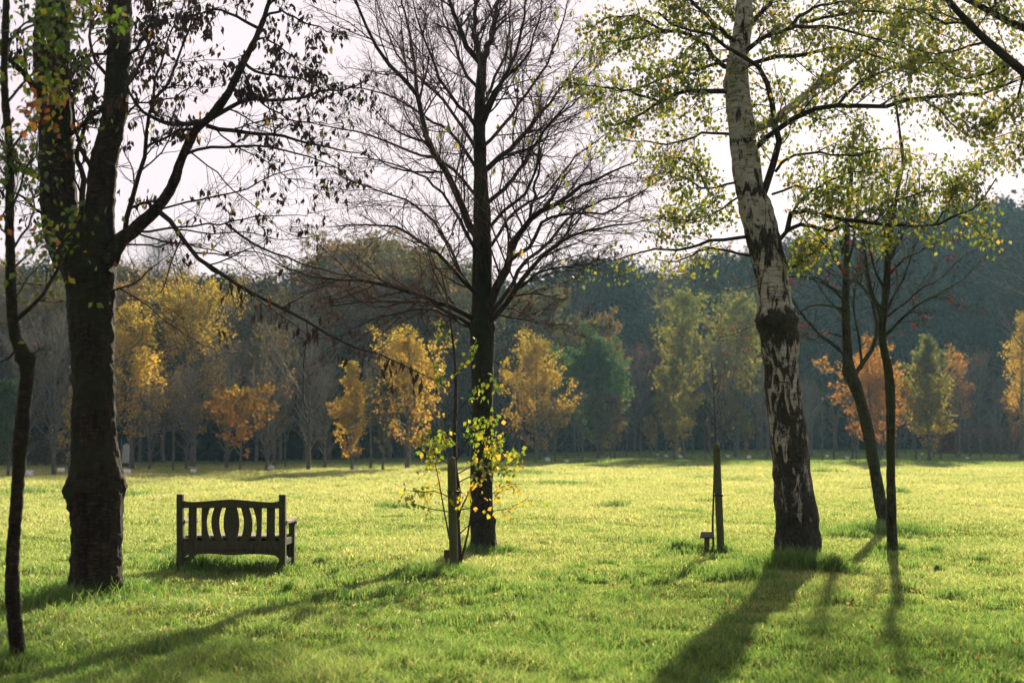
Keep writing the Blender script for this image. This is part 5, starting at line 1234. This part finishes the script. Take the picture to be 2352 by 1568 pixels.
def guard():
    x, y = ground_at(287, 1086)
    t = thing('tree_guard', 'pale grey box shaped guard on a stake just right of the big burled trunk', 'tree guard', (x, y, float(gz(x, y))), .2)
    bm = bmesh.new(); prism(bm, [(-.14, .45), (.14, .45), (.17, 1.15), (.05, 1.28), (-.10, 1.2)], -.13, .13); obj_bm('sleeve', bm, M['guard'], t, .02)
    bm = bmesh.new(); box(bm, .12, .18, .131, .18, -.1, 1.5); obj_bm('stake', bm, M['pale_bark'], t, .005)
    bm = bmesh.new(); box(bm, -.19, -.145, -.02, .02, -.1, 1.45); obj_bm('stake', bm, M['pale_bark'], t, .005)
guard()

# ------------------------------------------------------------------ haze
def haze():
    bm = bmesh.new(); box(bm, -250, 250, -70, 290, -1.2, 27)
    m, nt, out = new_mat('air'); v = N(nt, 'ShaderNodeVolumePrincipled'); v.inputs['Color'].default_value = (0.42, 0.76, 1.0, 1); v.inputs['Density'].default_value = 0.0003
    v.inputs['Anisotropy'].default_value = 0.35; nt.links.new(v.outputs[0], out.inputs['Volume'])
    o = obj_bm('haze', bm, m); o['kind'] = 'stuff'; o['label'] = 'thin bluish autumn haze'; o['category'] = 'haze'
haze()

# ------------------------------------------------------------------ light, sky, camera
w = bpy.data.worlds.new('World'); scene.world = w; w.use_nodes = True; nt = w.node_tree
for nd in list(nt.nodes): nt.nodes.remove(nd)
sky = N(nt, 'ShaderNodeTexSky', sky_type='NISHITA', sun_disc=False, sun_elevation=SUN_EL, sun_rotation=SUN_AZ, air_density=1.0, dust_density=1.5)
tc = N(nt, 'ShaderNodeTexCoord'); mp = N(nt, 'ShaderNodeMapping'); mp.inputs['Scale'].default_value = (1.6, 1.6, 5.0)
nt.links.new(tc.outputs['Generated'], mp.inputs[0])
nz = N(nt, 'ShaderNodeTexNoise', i_Scale=1.8, i_Detail=5.0, i_Roughness=0.5); nt.links.new(mp.outputs[0], nz.inputs[0])
cloud = ramp(nt, [(0.30, (8.0, 6.9, 7.3)), (0.60, (8.6, 7.5, 7.8))], nz.outputs['Fac'])
mx = N(nt, 'ShaderNodeMix', data_type='RGBA'); mx.inputs[0].default_value = 0.95
nt.links.new(sky.outputs[0], mx.inputs[6]); nt.links.new(cloud.outputs[0], mx.inputs[7])
bg = N(nt, 'ShaderNodeBackground'); bg.inputs[1].default_value = 0.052
vm = N(nt, 'ShaderNodeVectorMath', operation='DOT_PRODUCT'); nt.links.new(tc.outputs['Generated'], vm.inputs[0])
vm.inputs[1].default_value = (math.sin(SUN_AZ) * math.cos(SUN_EL), math.cos(SUN_AZ) * math.cos(SUN_EL), math.sin(SUN_EL))
mr = N(nt, 'ShaderNodeMapRange'); nt.links.new(vm.outputs['Value'], mr.inputs[0])
mr.inputs[1].default_value = -0.3; mr.inputs[2].default_value = 0.84; mr.inputs[3].default_value = 0.46; mr.inputs[4].default_value = 1.05
vs = N(nt, 'ShaderNodeVectorMath', operation='SCALE'); nt.links.new(mx.outputs[2], vs.inputs[0]); nt.links.new(mr.outputs[0], vs.inputs['Scale'])
nt.links.new(vs.outputs[0], bg.inputs[0])
wo = N(nt, 'ShaderNodeOutputWorld'); nt.links.new(bg.outputs[0], wo.inputs[0])

sd = bpy.data.lights.new('sun', 'SUN'); sd.energy = 5.0; sd.angle = R(0.8); sd.color = (1.0, 0.86, 0.62)
so = bpy.data.objects.new('sun', sd); col.objects.link(so)
d = Vector((math.sin(SUN_AZ) * math.cos(SUN_EL), math.cos(SUN_AZ) * math.cos(SUN_EL), math.sin(SUN_EL)))
so.rotation_euler = d.to_track_quat('Z', 'Y').to_euler(); so.location = (30, 100, 60)

cd = bpy.data.cameras.new('camera'); cd.lens = F / 2352 * 36.0; cd.sensor_width = 36; cd.clip_end = 1000; cd.clip_start = .1
cd.dof.use_dof = True; cd.dof.focus_distance = 17.6; cd.dof.aperture_fstop = 1.9
co = bpy.data.objects.new('camera', cd); col.objects.link(co); co.location = (0, 0, CAM_H); co.rotation_euler = (math.pi / 2 + PITCH, 0, 0)
scene.camera = co
scene.view_settings.view_transform = 'Standard'; scene.view_settings.look = 'None'; scene.view_settings.exposure = 1.15; scene.view_settings.gamma = 1
cy = scene.cycles; scene.render.engine = 'CYCLES'
cy.max_bounces = 5; cy.diffuse_bounces = 3; cy.glossy_bounces = 1; cy.transmission_bounces = 3; cy.volume_bounces = 0; cy.transparent_max_bounces = 4
cy.use_denoising = True; cy.sample_clamp_indirect = 6; cy.use_adaptive_sampling = True; cy.adaptive_threshold = 0.015
cy.caustics_reflective = False; cy.caustics_refractive = False
